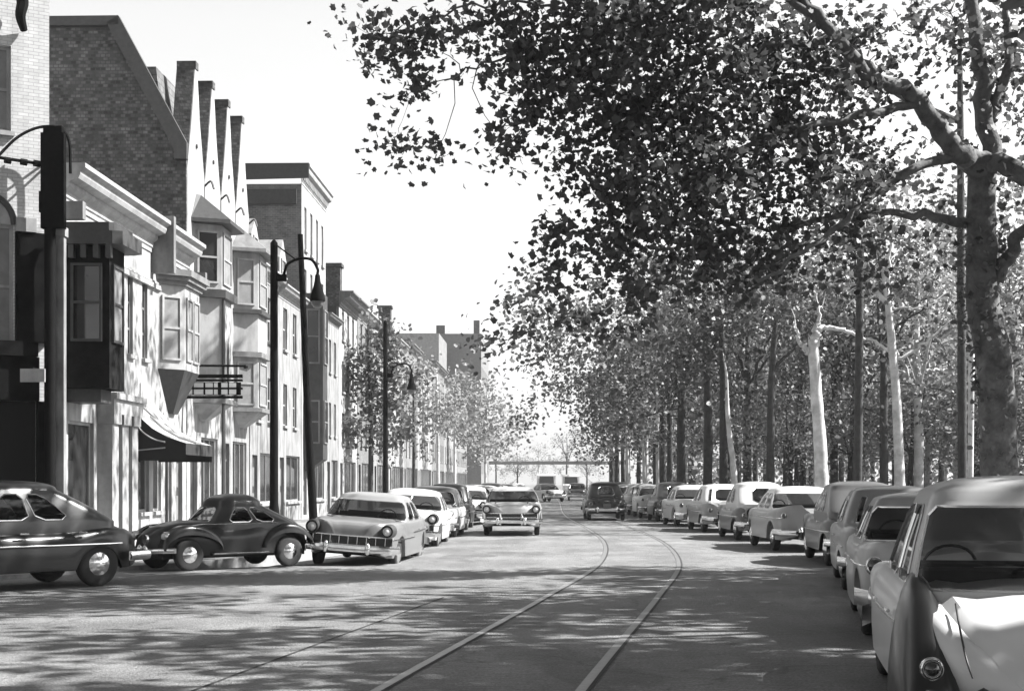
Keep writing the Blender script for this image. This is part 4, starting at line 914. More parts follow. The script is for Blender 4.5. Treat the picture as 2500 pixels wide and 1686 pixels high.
# -- small round backed car (wings set apart from a narrow body)
def beetle():
    L, W = 4.05, 1.54; car_ = empty('parked_car'); n = 60; xs = np.linspace(-2.0, 1.95, n); col = .018
    ztop = smoothi(xs, [-2.0, -1.93, -1.7, -1.3, -.8, .0, .9, 1.4, 1.75, 1.92, 1.95], [.42, .62, .88, 1.08, 1.15, 1.0, 1.0, .93, .78, .58, .42])
    hw = np.clip(.58 * np.clip(1 - np.abs(xs / 2.05) ** 3.5, 0, 1) ** .6, .05, 9) * np.interp(xs, [-2, -.5, .5, 2], [1, 1.16, 1.16, .85])
    V = []
    for x, t, w in zip(xs, ztop, hw):
        b = .3; h = [(w, b), (w * 1.04, b + (t - b) * .45), (w * .98, b + (t - b) * .75), (w * .82, b + (t - b) * .92), (w * .5, t - .01), (0, t)]
        V += [(x, y, z) for y, z in h] + [(x, -y, z) for y, z in h[-2::-1]]
    g = MB(); m = 11; g.add(V, [(i * m + k, (i + 1) * m + k, (i + 1) * m + k + 1, i * m + k + 1) for i in range(n - 1) for k in range(m - 1)] + [tuple(range(m)), tuple(range(n * m - 1, (n - 1) * m - 1, -1))]); g.build('body', PAINT, car_, smooth=40, color=col)
    for xc, lf, lb in ((1.22, .58, .80), (-1.18, .66, .62)):          # four wings
        for sd_ in (1, -1):
            g = MB(); na, nb = 26, 9; V = []
            for i in range(na):
                a = pi * (i / (na - 1)) * 1.06 - .03 * pi; ex = lf if cos(a) > 0 else lb
                for j in range(nb):
                    s_ = j / (nb - 1); y = .50 + .27 * sin(s_ * pi / 2) ** .8; k = 1 - .40 * max(0, s_ - .35) ** 2.2 / .65 ** 2.2
                    hh = .50 * k; V.append((xc + ex * cos(a) * (1 - .12 * max(0, s_ - .4)), sd_ * y, .30 + hh * max(0, sin(a)) + .12))
            g.add(V, [(i * nb + j, i * nb + j + 1, (i + 1) * nb + j + 1, (i + 1) * nb + j) for i in range(na - 1) for j in range(nb - 1)]); g.build('wing', PAINT, car_, smooth='all', color=col)
    for sd_ in (1, -1):
        g = MB(); g.box(-.62, .70, sd_ * .55 if sd_ > 0 else -.77, sd_ * .77 if sd_ > 0 else -.55, .30, .34); ro = g.build('running_board', BLACKP, car_)
        g = MB(); g.tube([(-.62, sd_ * .775, .335), (.70, sd_ * .775, .335)], .014, 6); g.build('trim_strip', CHROME, ro)
        g = MB(); g.tube([(-.9, sd_ * .665, .93), (.9, sd_ * .655, .93), (1.45, sd_ * .5, .86)], .012, 6); g.build('waist_strip', CHROME, car_)
        wheel(car_, 1.20, sd_ * .64, .325, sd_, False, .14); wheel(car_, -1.20, sd_ * .63, .325, sd_, False, .14)
        ho = lamp(car_, 'headlight', 1.66, sd_ * .60, .70, .085, 1, LAMPG, .08); g = MB(); g.lathe([(.03, -.26), (.09, -.12), (.1, 0)], (1.66, sd_ * .60, .70), 'x', 16); g.build('headlight_shell', PAINT, ho, smooth=60, color=col)
        lamp(car_, 'tail_light', -1.74, sd_ * .6, .62, .04, -1, TAILG, .03)
    g = MB(); g.box(-1.7, 1.7, -.5, .5, .24, .42); g.build('underbody', UNDER, car_)
    return car_
bt = beetle()
# cabin of the small car by the same method as the others
def cabin_only(parent, s):
    tmp, _, _ = make_car(s); bpy.context.view_layer.update()
    for o in list(tmp.children):
        b = o.name.split('.')[0]
        if b in ('roof', 'windshield', 'rear_window', 'side_window', 'seat', 'dashboard', 'steering_wheel', 'bumper'): o.parent = parent
        else:
            for q in list(o.children): bpy.data.objects.remove(q)
            bpy.data.objects.remove(o)
    bpy.data.objects.remove(tmp)
bs_ = dict(SEDAN); bs_.update(L=4.05, W=1.50, H=1.54, wb=2.4, fa=1.2, col=.02, rcol=.03, top=[(-2.02, .5), (2.02, .5)], fend=[(-2.02, .45), (2.02, .45)], bh=.05, bzf=.42, bzr=.42,
    cab=dict(f0=.62, f1=.30, r0=-1.45, r1=-.72, zb=.93, ze=1.30, b0=.665, b1=.52, rc=.24, side=[(.04, .44), (.52, .84)], nose=.06, tail=.10, wrapf=0, wrapr=0, rearn=6, seats=(-.15, -.8)))
cabin_only(bt, bs_)
bt.scale = (.93,) * 3
place(bt, -5.62, 27.9, 180 + 47, label='small dark round backed car with separate wings, parked before the nearest street lamp', cat='car', group=LG)

# -- big white car cut by the right edge, seen from behind
NEAR = dict(SEDAN); NEAR.update(name='parked_car', L=5.0, W=1.86, H=1.70, wb=2.9, fa=1.45, r=.36, nst=150, col=.5, rcol=.30,
    top=[(-2.5, .42), (-2.44, .56), (-2.3, .70), (-2.05, .84), (-1.75, .93), (-1.4, .96), (0, 1.02), (.9, 1.08), (1.6, 1.06), (2.25, .96), (2.44, .80), (2.5, .5)],
    fend=[(-2.5, .40), (-2.4, .58), (-2.2, .72), (-1.7, .88), (-1.2, .94), (0, .98), (1.0, .98), (1.8, .96), (2.3, .90), (2.45, .80), (2.5, .6)], hoodw=.66, lift=.10,
    cab=dict(f0=1.05, f1=.50, r0=-1.72, r1=-1.12, zb=.94, ze=1.53, b0=.81, b1=.64, rc=.24, rows=[0, .03, .14, .5, .82, .93, 1.0], side=[(.06, .44), (.50, .84)], nose=.14, tail=.10, wrapf=2, wrapr=4, rearn=8, rear_low=1, seats=(.15, -.75)),
    ty=.80, tz=.56, tr=.06, tx=-.03, oy=(-.56, .52), os=1.7, om=BLACKP, trim=[(.72, -1.6, 2.1, .02)], bh=.09, bzr=.33, spine=.012)
nc_ = make_car(NEAR)[0]; remember(nc_)
def wing(parent, sd_):                                    # rear wing standing proud of the boot, its shade put into the near-black colour
    g = MB(); na, nb = 34, 14; V = []
    for i in range(na):
        t = i / (na - 1); x = -2.46 + 1.9 * t; hz_ = .40 + .66 * sin(min(1, t * 1.5) * pi / 2) ** .8 - .10 * max(0, t - .55); 
        wd = .10 + .13 * sin(pi * min(1, t * 1.15 + .12)) ** .7
        for j in range(nb):
            a = pi * j / (nb - 1); V.append((x, sd_ * (.775 + wd * cos(a) * .95), .30 + (hz_ - .30) * max(0, sin(a)) ** 1.0))
    g.add(V, [(i * nb + j, i * nb + j + 1, (i + 1) * nb + j + 1, (i + 1) * nb + j) for i in range(na - 1) for j in range(nb - 1)] + [tuple(range(nb))])
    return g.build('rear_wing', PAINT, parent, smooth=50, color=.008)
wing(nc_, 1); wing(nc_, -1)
g = MB(); g.tube(catmull([(-2.47, 0.56, .50), (-2.43, .59, .60), (-2.3, .60, .705), (-2.1, .60, .815), (-1.9, .59, .89)], 8), .007, 5); g.build('boot_seam', BLACKP, nc_)
g = MB(); g.tube(catmull([(-2.44, .2, .60), (-2.45, .13, .65), (-2.45, 0, .67), (-2.45, -.13, .65), (-2.44, -.2, .60)], 6), .022, 8); g.build('plate_lamp', TRIMG, nc_, smooth=60)
place(nc_, rowx(10.6) + .03, 10.75, 10.5, label='large white saloon with grey roof and dark rear wing at the right edge', cat='car', group=RG_)

# ------------------------------------------------------------------ trees
STAR = [(0, -.5), (.2, -.3), (.46, -.12), (.3, .12), (.36, .42), (.06, .3), (-.14, .5), (-.3, .24), (-.5, .16), (-.36, -.12), (-.3, -.38)]
STAR_ = [(0, -.5), (.16, -.22), (.48, -.2), (.26, .06), (.34, .36), (.1, .26), (0, .52), (-.1, .26), (-.34, .36), (-.26, .06), (-.48, -.2), (-.16, -.22)]
DIA = [(0, -.5), (.33, 0), (0, .5), (-.33, 0)]
SIX = [(0, -.5), (.36, -.25), (.3, .25), (0, .5), (-.34, .2), (-.3, -.28)]
def leaf_mesh(name, P, size, m, parent=None, shape=DIA, droop=.5):
    P = np.asarray(P, float); n = len(P)
    if n == 0: return None
    S = np.asarray(shape); k = len(S)
    nrm = rng.normal(size=(n, 3)); nrm[:, 2] = np.abs(nrm[:, 2]) * .9 + .25; nrm /= np.linalg.norm(nrm, axis=1)[:, None]
    ax = rng.normal(size=(n, 3)); ax -= (ax * nrm).sum(1)[:, None] * nrm; ax /= np.linalg.norm(ax, axis=1)[:, None]; bx = np.cross(nrm, ax)
    sz = size * rng.uniform(.6, 1.25, n)
    V = P[:, None, :] + sz[:, None, None] * (S[None, :, 0, None] * ax[:, None, :] + S[None, :, 1, None] * bx[:, None, :] + (np.abs(S[None, :, 0, None]) * .35) * nrm[:, None, :])
    V = V.reshape(-1, 3); me = bpy.data.meshes.new(name); me.vertices.add(n * k); me.vertices.foreach_set('co', V.ravel())
    me.loops.add(n * k); me.loops.foreach_set('vertex_index', np.arange(n * k, dtype=np.int32))
    me.polygons.add(n); me.polygons.foreach_set('loop_start', np.arange(0, n * k, k, dtype=np.int32)); me.update(calc_edges=True)
    me.materials.append(m); o = bpy.data.objects.new(name, me); link(o, parent); return o
def blob_clusters(blobs, per_m3, keep=None):
    out = []
    for cx, cy, cz, rx, ry, rz in blobs:
        n = max(2, int(4.19 * rx * ry * rz * per_m3)); d = rng.normal(size=(n, 3)); d /= np.linalg.norm(d, axis=1)[:, None]
        rad = rng.uniform(.15, 1, n) ** .45; p = d * rad[:, None] * [rx, ry, rz] + [cx, cy, cz]; out.append(p)
    p = np.concatenate(out)
    if keep is not None: p = p[[keep(*q) for q in p]]
    return p
def tree(name, label, cat, base, trunk, limbs, blobs, bark, leafm, per_m3=1.0, leaves=22, lr=.42, lsize=.16, shape=DIA, twig=.012, group=None, keep=None, twigs=True):
    """base: world foot; trunk: [(x, y, z, r)...] from the foot; limbs: lists of (x, y, z, r); all relative to the foot"""
    r = empty(name, base, 0, label, cat, group); g = MB()
    T = catmull([q[:3] for q in trunk], 5); Tr = np.interp(np.linspace(0, 1, len(T)), np.linspace(0, 1, len(trunk)), [q[3] for q in trunk])
    Tr = [a * random.uniform(.94, 1.07) for a in Tr]; g.tube(T, Tr, 12); nodes = [(p, a) for p, a in zip(T[len(T) // 2:], Tr[len(T) // 2:])]
    for lb in limbs:
        Q = catmull([q[:3] for q in lb], 6); Qr = np.interp(np.linspace(0, 1, len(Q)), np.linspace(0, 1, len(lb)), [q[3] for q in lb])
        Q = [p + Vector((random.gauss(0, .04), random.gauss(0, .04), random.gauss(0, .04))) for p in Q]
        g.tube(Q, list(Qr), 8); nodes += [(p, a) for p, a in zip(Q, Qr)]
    C = blob_clusters(blobs, per_m3, keep); 
    if twigs and len(nodes):
        NP = np.array([list(p) for p, _ in nodes]); order = np.argsort([np.min(np.linalg.norm(NP - c, axis=1)) for c in C])
        rads = [a for _, a in nodes]; tw = MB(); 
        for ci in order:
            c = C[ci]; dd = np.linalg.norm(NP - c, axis=1) + np.where(np.array(rads) < twig * 1.3, .25, 0); j = int(np.argmin(dd)); a = NP[j]; v = c - a; L = np.linalg.norm(v)
            if L < .05: continue
            mid = a + v * .5 + rng.normal(size=3) * L * .10 + [0, 0, L * .08]; r0 = min(rads[j] * .8, twig * (1 + L * 1.3))
            pts = [a, a * .3 + mid * .7, mid * .4 + c * .6, c]; tw.tube(pts, [r0, r0 * .8, r0 * .6, twig * .5], 4, caps=False)
            NP = np.vstack([NP, mid[None], c[None]]); rads += [r0 * .7, twig * .6]
        if tw.v: tw.build('twigs', bark, r, smooth='all')
    g.build('trunk', bark, r, smooth='all')
    P = (C[:, None, :] + rng.normal(size=(len(C), leaves, 3)) * lr * rng.uniform(.5, 1.2, (len(C), 1, 1))).reshape(-1, 3)
    P = P[rng.random(len(P)) < .93]; leaf_mesh('crown', P, lsize, leafm, r, shape)
    return r
def rel(base, pts): return [(x - base[0], y - base[1], z - base[2], r) for (x, y, z, r) in pts]
def A(px, py, Y, r): v = at(px, py, Y); return (v.x, v.y, v.z, r)
def B(px, py, Y, rpx, rpy, ry):          # ellipsoid blob seen at a place with given half sizes in photograph pixels
    v = at(px, py, Y); return (v.x, v.y, v.z, rpx * Y / F, ry, rpy * Y / F)
def relb(base, bl): return [(b[0] - base[0], b[1] - base[1], b[2] - base[2], *b[3:]) for b in bl]

# T1: the big ivy clad tree at the right with the long limbs over the street
b1_ = (9.35, 27.0, .12)
limbs = [
 [A(2410, 640, 27, .22), A(2395, 430, 27, .24), A(2330, 370, 26.5, .20), A(2240, 240, 26, .16), A(2130, 190, 25.5, .13), A(2010, 60, 25, .10), A(1900, -60, 25, .07)],
 [A(2700, 470, 26.5, .30), A(2500, 420, 26.5, .20), A(2400, 395, 26.8, .18), A(2330, 370, 26.5, .17)],
 [A(2420, 420, 27, .20), A(2400, 200, 27, .16), A(2375, 0, 27, .12), A(2370, -200, 27, .09)],
 [A(2410, 300, 27, .10), A(2455, 180, 27, .09), A(2465, 0, 27, .06)],
 [A(2430, 680, 27, .16), A(2500, 570, 26.8, .12), A(2640, 480, 26.5, .08)],
 [A(2330, 370, 26.5, .10), A(2200, 430, 26, .08), A(2080, 520, 25.5, .06), A(1960, 620, 25, .04), A(1860, 690, 25, .03)],
 [A(2240, 245, 26, .09), A(2080, 290, 25.5, .07), A(1900, 330, 25, .05), A(1740, 400, 25, .035), A(1650, 480, 25, .025)],
 [A(2130, 190, 25.5, .09), A(2030, 100, 25.3, .08), A(1850, 120, 25, .05), A(1760, 180, 25, .04), A(1650, 300, 25, .025)],
 [A(2010, 60, 25, .08), A(1850, -30, 25, .07), A(1650, 10, 25, .06), A(1500, 60, 25, .05), A(1330, 130, 25, .035), A(1200, 150, 25.2, .02), A(1080, 200, 25.3, .015)],
 [A(2360, 540, 27, .10), A(2200, 520, 26.5, .07), A(2000, 540, 26, .05), A(1850, 560, 26, .03)],
 [A(1500, 60, 25, .03), A(1350, 20, 25, .025), A(1150, 20, 25, .02), A(950, 80, 25, .012)]]
trunk1 = [A(2445, 1350, 27, .42), A(2440, 1150, 27, .36), A(2430, 900, 27, .33), A(2400, 740, 27, .30), A(2395, 560, 27, .27), A(2398, 420, 27, .25)]
blobs = [B(900, 40, 25.3, 75, 60, .6), B(1010, 110, 25.3, 110, 90, .9), B(1130, 60, 25.2, 150, 80, 1.0), B(1290, 110, 25, 150, 110, 1.2), B(980, 250, 25.4, 60, 90, .6), B(950, 340, 25.4, 50, 50, .4), B(1060, 370, 25.4, 90, 25, .3),
 B(1260, 300, 25.2, 90, 100, .7), B(1450, 60, 25, 170, 110, 1.3), B(1230, 390, 25.2, 70, 50, .4), B(1400, 260, 25, 120, 110, 1.1), B(1560, 180, 25, 180, 170, 1.5), B(1480, 400, 25.3, 130, 110, 1.2), B(1420, 560, 25.5, 110, 70, .9), B(1380, 650, 26, 110, 60, .8),
 B(1620, 450, 25, 180, 160, 1.5), B(1750, 120, 25, 200, 180, 1.6), B(1820, 380, 25.5, 200, 170, 1.5), B(1600, 620, 26, 180, 110, 1.3), B(1820, 600, 26, 170, 110, 1.3), B(2000, 200, 26, 180, 180, 1.3), B(2010, 470, 26, 170, 130, 1.2), B(1330, 760, 27, 110, 50, .8), B(1220, 830, 28, 50, 40, .6), B(1500, 760, 27, 140, 70, 1.0)]
cr = [B(2130, 620, 26.5, 120, 80, .9), B(1980, 680, 26.5, 110, 70, .9), B(1850, 740, 27, 110, 50, .8), B(1700, 760, 27, 120, 60, .9), B(2300, 640, 27, 60, 60, .8), B(2100, 330, 26.5, 120, 90, 1.0), B(2480, 420, 27.5, 60, 60, 1), B(2250, 330, 27, 60, 60, .8), B(2220, 700, 28, 60, 60, .8), B(2470, 700, 28, 50, 110, .8), B(2080, 640, 27, 110, 60, .9), B(2200, 100, 26, 130, 100, 1.0), B(2180, 560, 27, 110, 90, .9), B(2330, 90, 26.5, 120, 70, 1.2), B(2450, 300, 27, 80, 200, 1.2), B(2300, 260, 27, 60, 60, .8), B(2460, 60, 27, 90, 90, 1.2), B(2450, 560, 27, 60, 90, .8), B(2300, 480, 27, 60, 60, .8)]
T1 = tree('sycamore_tree', 'big dark tree at the right edge whose long limbs and leaves hang over the street', 'tree', b1_, rel(b1_, trunk1), [rel(b1_, l) for l in limbs], relb(b1_, blobs), BARK_E, LEAF_N, per_m3=5.2, leaves=30, lr=.26, lsize=.145, shape=STAR, twig=.012)
Pl = []
C = blob_clusters(relb(b1_, cr), 3.4); P = (C[:, None, :] + rng.normal(size=(len(C), 15, 3)) * .26).reshape(-1, 3); leaf_mesh('crown', P, .145, LEAF_N, T1, STAR)
# ivy on its trunk
Tp = catmull([q[:3] for q in rel(b1_, trunk1)], 8); Pi = []
for p in Tp[:-8]:
    n = 26 if p.z > 2 else 12; a = rng.uniform(0, 2 * pi, n); rr = .34 + rng.gamma(2, .045, n); Pi.append(np.c_[p.x + rr * np.cos(a), p.y + rr * np.sin(a), p.z + rng.uniform(-.25, .25, n)])
leaf_mesh('ivy', np.concatenate(Pi), .12, LEAF_D, T1, SIX)

# roadside trees to the right of the camera: outside the frame but their shade lies on the near road
def dome(n, R0, H0, H1, rb=1.8):
    out = []
    for i in range(n):
        a = random.uniform(0, 2 * pi); q = sqrt(random.random()) * R0; z = random.uniform(H0, H1); sc_ = 1 - .35 * abs((z - H0) / (H1 - H0) - .4)
        out.append((q * cos(a) * sc_, q * sin(a) * sc_, z, rb * random.uniform(.7, 1.2), rb * random.uniform(.7, 1.2), rb * random.uniform(.45, .8)))
    return out
def auto_limbs(h, n, R0, H1, r0=.13):
    L = []
    for i in range(n):
        a = 2 * pi * i / n + random.uniform(-.4, .4); q = random.uniform(.6, 1) * R0; z0 = h * random.uniform(.55, .95); z1 = random.uniform(.6, 1) * H1
        L.append([(0, 0, z0, r0), (q * .3 * cos(a), q * .3 * sin(a), z0 + (z1 - z0) * .4, r0 * .75), (q * .7 * cos(a + .2), q * .7 * sin(a + .2), z0 + (z1 - z0) * .75, r0 * .45), (q * cos(a), q * sin(a), z1, r0 * .18)])
    return L
shade = [((10.2, 9.0, .12), 6.6, 60), ((12.5, 17.0, .12), 6.6, 60), ((17.5, 13, .12), 6.2, 40), ((9.8, 1.5, .12), 5.6, 40), ((16.5, 23.5, .12), 6.0, 45)]
def out_of_frame(X, Y, Z):
    if Y < 3: return True
    px, py = 1250 + X * F / Y, HOR - (Z - CAMZ) * F / Y
    return px > 2570 or py < -110
slab = ['first', 'second', 'third', 'fourth', 'fifth']
for i, (b, R0, nb_) in enumerate(shade):
    bl = dome(nb_, R0, 6.5, 14.5, 1.5)
    tree('street_tree', 'tall leafy tree over the near right kerb, shading the road', 'tree', b, [(0, 0, 0, .33), (.05, 0, 3, .27), (0, .1, 6, .22), (.1, 0, 9, .14), (.1, .1, 12, .06)], auto_limbs(8, 8, R0 * .9, 12), bl, BARK_D, LEAF_N, per_m3=.85, leaves=32, lr=.38, lsize=.28, shape=SIX, twig=.012, group='roadside trees right of the camera', keep=lambda x, y, z, b=b: out_of_frame(x + b[0], y + b[1], z + b[2]) and (x + b[0] - z > -.5 or random.random() < .38) and not (1.9 < x + b[0] - 1.03 * (z - 1) < 4.9 and 7.6 < y + b[1] - .108 * z < 10.0))
# unseen leaf clusters added above the picture, hung on the big tree, to shade the near left
up = []
for i in range(110):
    X, Y = random.uniform(-3.5, 9), random.uniform(13, 31); z0 = 10.5; z = random.uniform(10.8, 17.5)
    if Y > 28 and z > X + 17: continue
    if Y < 20 and random.random() < .35: continue
    up.append((X, Y, z, 1.7, 1.7, .9))
for i in range(46):  # unseen clusters added along the sun's line to shade the left parked cars
    tx = random.uniform(-9.5, -4.2); ty = 28.5 + (tx + 5.5) * 1.5 + random.uniform(-1.2, 1.2); z = random.uniform(12.2, 14.5); up.append((tx + 1.03 * (z - .8), ty + .108 * z, z, .8, .8, .5))
C = blob_clusters(up, .55, out_of_frame); P = (C[:, None, :] + rng.normal(size=(len(C), 30, 3)) * .36).reshape(-1, 3) - np.array(b1_); leaf_mesh('crown', P, .26, LEAF_N, T1, SIX)
# leaf clusters added out of sight behind the near canopy to dapple the shopfronts
up2 = []
while len(up2) < 46:
    Y = random.uniform(33.5, 50); X = random.uniform(1.6, 6.5); z = X + 10.3 + random.uniform(-.2, 5.2)
    px, py = 1250 + X * F / Y, HOR - (z - CAMZ) * F / Y
    if px > 1440 and py < 420: up2.append((X, Y, z, .9, .9, .6))
UP2 = up2

# kerbside and park trees seen in the picture (trunks placed where the photograph shows them)
def ktree(base_px, Y, w, pts, bark, label, limbs=(), bl=(), leafm=LEAF_N, **k):
    v = at(base_px, 1177, Y); b = (v.x, Y, .13); tr = [(v.x, Y, .0, w / 2 * 1.15)] + [A(px, py, Y, w / 2 * s_) for px, py, s_ in pts]
    return tree(k.pop('name', 'park_tree'), label, 'tree', b, rel(b, tr), [rel(b, [A(px, py, Y + dy, rr) for px, py, dy, rr in l]) for l in limbs], relb(b, bl), bark, leafm, **k)
KW = dict(per_m3=.55, leaves=34, lr=.6, lsize=.24, shape=SIX, twig=.012)
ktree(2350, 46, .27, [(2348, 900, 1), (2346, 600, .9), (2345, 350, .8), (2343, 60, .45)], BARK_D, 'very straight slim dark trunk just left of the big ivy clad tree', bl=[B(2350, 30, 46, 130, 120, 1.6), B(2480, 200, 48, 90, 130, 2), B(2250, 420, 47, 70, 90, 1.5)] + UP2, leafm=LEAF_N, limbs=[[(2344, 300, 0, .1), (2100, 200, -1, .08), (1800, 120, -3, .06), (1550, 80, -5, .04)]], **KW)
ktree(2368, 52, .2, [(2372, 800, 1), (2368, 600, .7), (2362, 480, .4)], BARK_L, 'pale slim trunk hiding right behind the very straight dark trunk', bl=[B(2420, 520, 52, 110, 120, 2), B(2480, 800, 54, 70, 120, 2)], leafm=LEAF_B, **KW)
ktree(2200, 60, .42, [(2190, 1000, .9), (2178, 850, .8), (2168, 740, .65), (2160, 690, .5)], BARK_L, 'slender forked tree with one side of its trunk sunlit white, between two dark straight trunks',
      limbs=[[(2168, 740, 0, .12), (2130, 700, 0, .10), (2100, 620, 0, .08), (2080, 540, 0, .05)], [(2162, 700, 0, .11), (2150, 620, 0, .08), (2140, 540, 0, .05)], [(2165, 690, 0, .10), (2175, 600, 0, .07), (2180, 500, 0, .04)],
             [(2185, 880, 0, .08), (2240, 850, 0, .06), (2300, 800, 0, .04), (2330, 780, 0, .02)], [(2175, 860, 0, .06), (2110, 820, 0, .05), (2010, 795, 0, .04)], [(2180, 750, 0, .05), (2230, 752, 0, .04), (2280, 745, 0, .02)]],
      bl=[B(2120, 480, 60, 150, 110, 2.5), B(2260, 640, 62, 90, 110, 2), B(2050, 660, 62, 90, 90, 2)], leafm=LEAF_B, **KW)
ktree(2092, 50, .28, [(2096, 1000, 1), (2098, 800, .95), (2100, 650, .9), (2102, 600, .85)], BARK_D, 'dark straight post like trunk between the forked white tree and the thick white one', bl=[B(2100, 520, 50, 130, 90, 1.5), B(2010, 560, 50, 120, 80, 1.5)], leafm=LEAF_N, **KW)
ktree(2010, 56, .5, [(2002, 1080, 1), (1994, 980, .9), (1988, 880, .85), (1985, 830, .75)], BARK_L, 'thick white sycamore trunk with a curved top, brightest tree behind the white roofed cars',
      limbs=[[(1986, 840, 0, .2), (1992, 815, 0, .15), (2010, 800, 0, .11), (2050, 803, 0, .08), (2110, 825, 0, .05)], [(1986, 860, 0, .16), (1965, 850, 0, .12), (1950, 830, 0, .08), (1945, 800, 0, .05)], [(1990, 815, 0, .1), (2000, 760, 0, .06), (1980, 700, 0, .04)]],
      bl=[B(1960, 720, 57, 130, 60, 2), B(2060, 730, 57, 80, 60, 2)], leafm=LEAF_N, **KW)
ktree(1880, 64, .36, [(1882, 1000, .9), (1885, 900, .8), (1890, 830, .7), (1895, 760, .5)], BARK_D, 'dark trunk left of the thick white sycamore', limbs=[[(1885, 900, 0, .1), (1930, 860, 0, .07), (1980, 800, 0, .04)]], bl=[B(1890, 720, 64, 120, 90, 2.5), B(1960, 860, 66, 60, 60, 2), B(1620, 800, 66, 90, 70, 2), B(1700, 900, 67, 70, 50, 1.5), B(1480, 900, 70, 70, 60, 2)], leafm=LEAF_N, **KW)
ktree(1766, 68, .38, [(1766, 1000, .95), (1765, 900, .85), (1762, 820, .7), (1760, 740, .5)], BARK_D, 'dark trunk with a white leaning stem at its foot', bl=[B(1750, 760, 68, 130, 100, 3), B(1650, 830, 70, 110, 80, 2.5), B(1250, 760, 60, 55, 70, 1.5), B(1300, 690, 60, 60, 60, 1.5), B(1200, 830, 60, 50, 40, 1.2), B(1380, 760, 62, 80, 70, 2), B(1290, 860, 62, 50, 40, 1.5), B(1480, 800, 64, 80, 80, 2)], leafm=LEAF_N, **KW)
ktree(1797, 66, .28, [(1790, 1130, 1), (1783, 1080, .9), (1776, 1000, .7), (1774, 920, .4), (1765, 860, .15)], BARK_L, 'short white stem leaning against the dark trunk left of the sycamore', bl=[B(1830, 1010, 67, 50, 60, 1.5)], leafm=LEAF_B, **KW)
ktree(1606, 85, .2, [(1605, 1100, 1), (1604, 1010, .8), (1602, 930, .5)], BARK_L, 'thin pale stem standing before the far part of the wood', bl=[B(1600, 900, 85, 90, 80, 3), B(1520, 950, 88, 80, 70, 3), B(1330, 900, 88, 60, 60, 2), B(1290, 1000, 90, 40, 60, 2), B(1400, 840, 86, 90, 70, 3)], leafm=LEAF_N, **KW)
ktree(1575, 80, .2, [(1572, 1130, 1), (1570, 1080, .6)], BARK_L, 'short pale stem rising behind the right kerb row, next to a thin one', bl=[B(1560, 1000, 80, 60, 60, 2)], leafm=LEAF_B, **KW)
ktree(1535, 92, .22, [(1532, 1130, 1), (1530, 1070, .7), (1527, 1010, .4)], BARK_L, 'pale stem above the moving black saloon', bl=[B(1480, 1000, 94, 80, 80, 3), B(1420, 950, 98, 80, 90, 3)], leafm=LEAF_N, **KW)
# trees further down both kerbs and in the park behind: a few kinds, repeated
def generic(name, label, hgt, R0, bark, leafm, lsize, nb=26, per=.27, lv=28, tw=.018, rb=1.6, H0=.3):
    return tree(name, label, 'tree', (0, 0, 0), [(0, 0, 0, .24), (.05, 0, hgt * .3, .2), (-.1, .05, hgt * .6, .13), (0, 0, hgt * .92, .04)], auto_limbs(hgt * .6, 7, R0 * .85, hgt * .9, .09), dome(nb, R0, hgt * H0, hgt * .95, rb), bark, leafm, per_m3=per, leaves=lv, lr=.55, lsize=lsize, shape=SIX, twig=tw)
kinds = [generic('park_tree', 'x', 15, 4.2, BARK_D, LEAF_D, .26), generic('park_tree', 'x', 12, 3.8, BARK_L, LEAF_B, .26), generic('park_tree', 'x', 17, 4.6, BARK_D, LEAF_N, .28, H0=.25), generic('park_tree', 'x', 9, 3.4, BARK_D, LEAF_B, .26, H0=.12)]
for k_ in kinds: remember(k_)
def inst(k_, x, y, rz, sc, label, group):
    p = kinds[k_]; c = p if p.name not in used else clone(p); used.add(p.name)
    c.location = (x, y, .12); c.rotation_euler = (0, 0, rz); c.scale = (sc,) * 3; tag(c, label, 'tree', group); return c
PG = 'leafy trees of the park wood on the right'
lab = ['tall dark stemmed tree among the park wood on the right', 'pale stemmed tree among the park wood on the right', 'high dark crowned tree of the park wood on the right', 'low bushy tree under the park wood on the right']
spots = []
for row, (x0, y0, y1, st) in enumerate([(0, 72, 150, 8.0), (7, 66, 150, 8.5), (15, 60, 150, 9), (24, 64, 150, 10), (35, 75, 160, 12)]):
    y = y0
    while y < y1: spots.append((XR(y) + 2.3 + x0 + random.uniform(-1, 1), y + random.uniform(-1.5, 1.5), row)); y += st * .8
spots += [(19, 67, 2), (17, 71, 1), (28, 70, 3), (21.5, 74, 2), (32, 74, 3), (12.3, 75, 1), (25.5, 78, 3)]
for i, (x, y, row) in enumerate(spots):
    k_ = [2, 0, 1, 0, 2][row] if random.random() < .6 else random.randrange(3)
    inst(k_, x, y, random.uniform(0, 6.28), random.uniform(.8, 1.08), lab[k_], PG + ', ' + ['a', 'b', 'c', 'd'][k_] if False else [PG, PG + ' with pale stems', PG + ' with dark crowns', ''][k_])
for i, (x, y) in enumerate([(13, 68), (17, 72), (22, 68), (27, 70), (15.5, 78), (30, 66), (20, 82), (26, 84), (33, 76), (25, 66), (14, 72), (19.5, 70), (23, 73), (31, 66), (28, 74)]):
    inst(3, x, y, random.uniform(0, 6.28), random.uniform(.55, .8), lab[3], 'low bushy trees under the park wood on the right')
for i, (x, y) in enumerate([(-7, 262), (-3, 268), (1, 259), (5, 270), (10, 262), (14, 268)]): inst([1, 0, 3][i % 3], x, y, i, .75, 'small pale tree beyond the dark bridge at the street end', 'pale trees beyond the bridge')
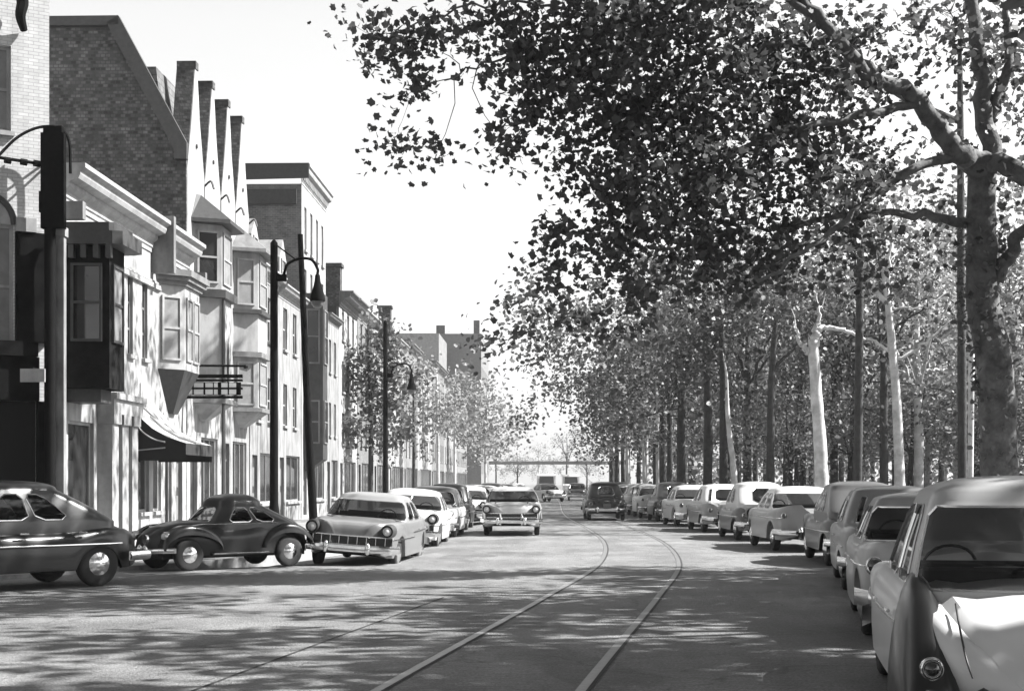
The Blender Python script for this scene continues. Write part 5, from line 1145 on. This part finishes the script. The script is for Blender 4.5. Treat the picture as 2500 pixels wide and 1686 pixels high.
for i, (x, y) in enumerate([(-34, -8), (-26, -16), (-17, -20), (-8, -24), (2, -22), (11, -18), (19, -12), (-22, -27), (-3, -33), (14, -28), (-38, -20), (26, -22)]):  # unseen trees added to darken reflections and the light from behind
    inst(2, x, y, i * 1.3, 1.25, 'unseen dark crowned tree added behind the camera to darken reflections', 'unseen trees added behind the camera')
# far wood behind, one mass
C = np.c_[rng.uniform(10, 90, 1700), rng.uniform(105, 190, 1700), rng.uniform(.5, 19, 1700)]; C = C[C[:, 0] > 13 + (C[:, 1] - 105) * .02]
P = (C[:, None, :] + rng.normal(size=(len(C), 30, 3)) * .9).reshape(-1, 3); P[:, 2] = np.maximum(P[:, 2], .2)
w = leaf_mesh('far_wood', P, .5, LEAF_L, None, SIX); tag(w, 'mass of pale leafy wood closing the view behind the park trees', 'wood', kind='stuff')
# street trees on the left pavement
ktree(905, 76, .26, [(905, 1000, .9), (900, 880, .7), (898, 800, .4)], BARK_D, 'dark leafed street tree on the left pavement behind the second street lamp', name='street_tree', bl=[B(930, 900, 77, 60, 120, 1.5), B(940, 1060, 77, 70, 50, 1.5), B(900, 900, 76, 70, 90, 1.5), B(950, 960, 77, 60, 70, 1.5), B(880, 1040, 76, 70, 50, 1.5), B(960, 860, 77, 45, 60, 1.2), B(975, 1040, 76, 40, 50, 1.2), B(900, 800, 76, 40, 50, 1.0)], leafm=LEAF_D, per_m3=1.1, leaves=32, lr=.4, lsize=.26, shape=SIX, twig=.015)
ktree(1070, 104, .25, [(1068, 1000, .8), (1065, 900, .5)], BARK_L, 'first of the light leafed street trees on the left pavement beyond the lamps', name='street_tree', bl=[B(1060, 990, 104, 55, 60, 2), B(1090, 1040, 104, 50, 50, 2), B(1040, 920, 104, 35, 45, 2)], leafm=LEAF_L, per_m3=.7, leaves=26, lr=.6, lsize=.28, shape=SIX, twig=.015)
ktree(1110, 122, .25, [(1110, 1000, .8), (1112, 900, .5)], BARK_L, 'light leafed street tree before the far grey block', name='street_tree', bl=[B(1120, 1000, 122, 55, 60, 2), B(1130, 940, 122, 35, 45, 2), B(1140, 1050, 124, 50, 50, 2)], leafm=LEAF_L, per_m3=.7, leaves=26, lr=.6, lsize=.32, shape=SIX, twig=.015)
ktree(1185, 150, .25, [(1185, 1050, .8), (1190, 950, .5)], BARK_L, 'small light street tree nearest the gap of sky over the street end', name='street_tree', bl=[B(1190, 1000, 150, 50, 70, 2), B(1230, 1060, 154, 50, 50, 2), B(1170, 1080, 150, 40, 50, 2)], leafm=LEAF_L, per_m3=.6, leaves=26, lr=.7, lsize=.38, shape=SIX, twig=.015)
ktree(1010, 92, .22, [(1010, 1020, .8), (1008, 930, .5)], BARK_D, 'slim street tree between the dark leafed one and the light ones', name='street_tree', bl=[B(1015, 1060, 92, 60, 50, 1.5), B(1010, 930, 92, 45, 80, 1.2), B(990, 900, 92, 28, 45, 1)], leafm=LEAF_D, per_m3=.9, leaves=26, lr=.5, lsize=.26, shape=SIX, twig=.015)

for o in list(bpy.data.objects):          # parts keep their kind's plain name
    if o.type == 'MESH' and o.parent is None and 'kind' not in o and 'label' not in o: print('UNTAGGED', o.name)
for o in list(bpy.data.objects):
    if o.parent is None and 'label' in o and o['label'] == 'x': print('left over', o.name)

# ------------------------------------------------------------------ haze over the whole street
hm = bpy.data.materials.new('haze_air'); hm.use_nodes = True; hn = hm.node_tree.nodes; hn.remove(hn['Principled BSDF'])
pv = hn.new('ShaderNodeVolumePrincipled'); pv.inputs['Color'].default_value = (.95, .95, .95, 1); pv.inputs['Density'].default_value = HAZE; pv.inputs['Anisotropy'].default_value = .3
hm.node_tree.links.new(pv.outputs[0], hn['Material Output'].inputs['Volume'])
g = MB(); g.box(-905, 905, -65, 1605, -1.4, 30); hz = g.build('haze', hm); hz['kind'] = 'stuff'; hz['label'] = 'thin pale air haze filling the street into the distance'
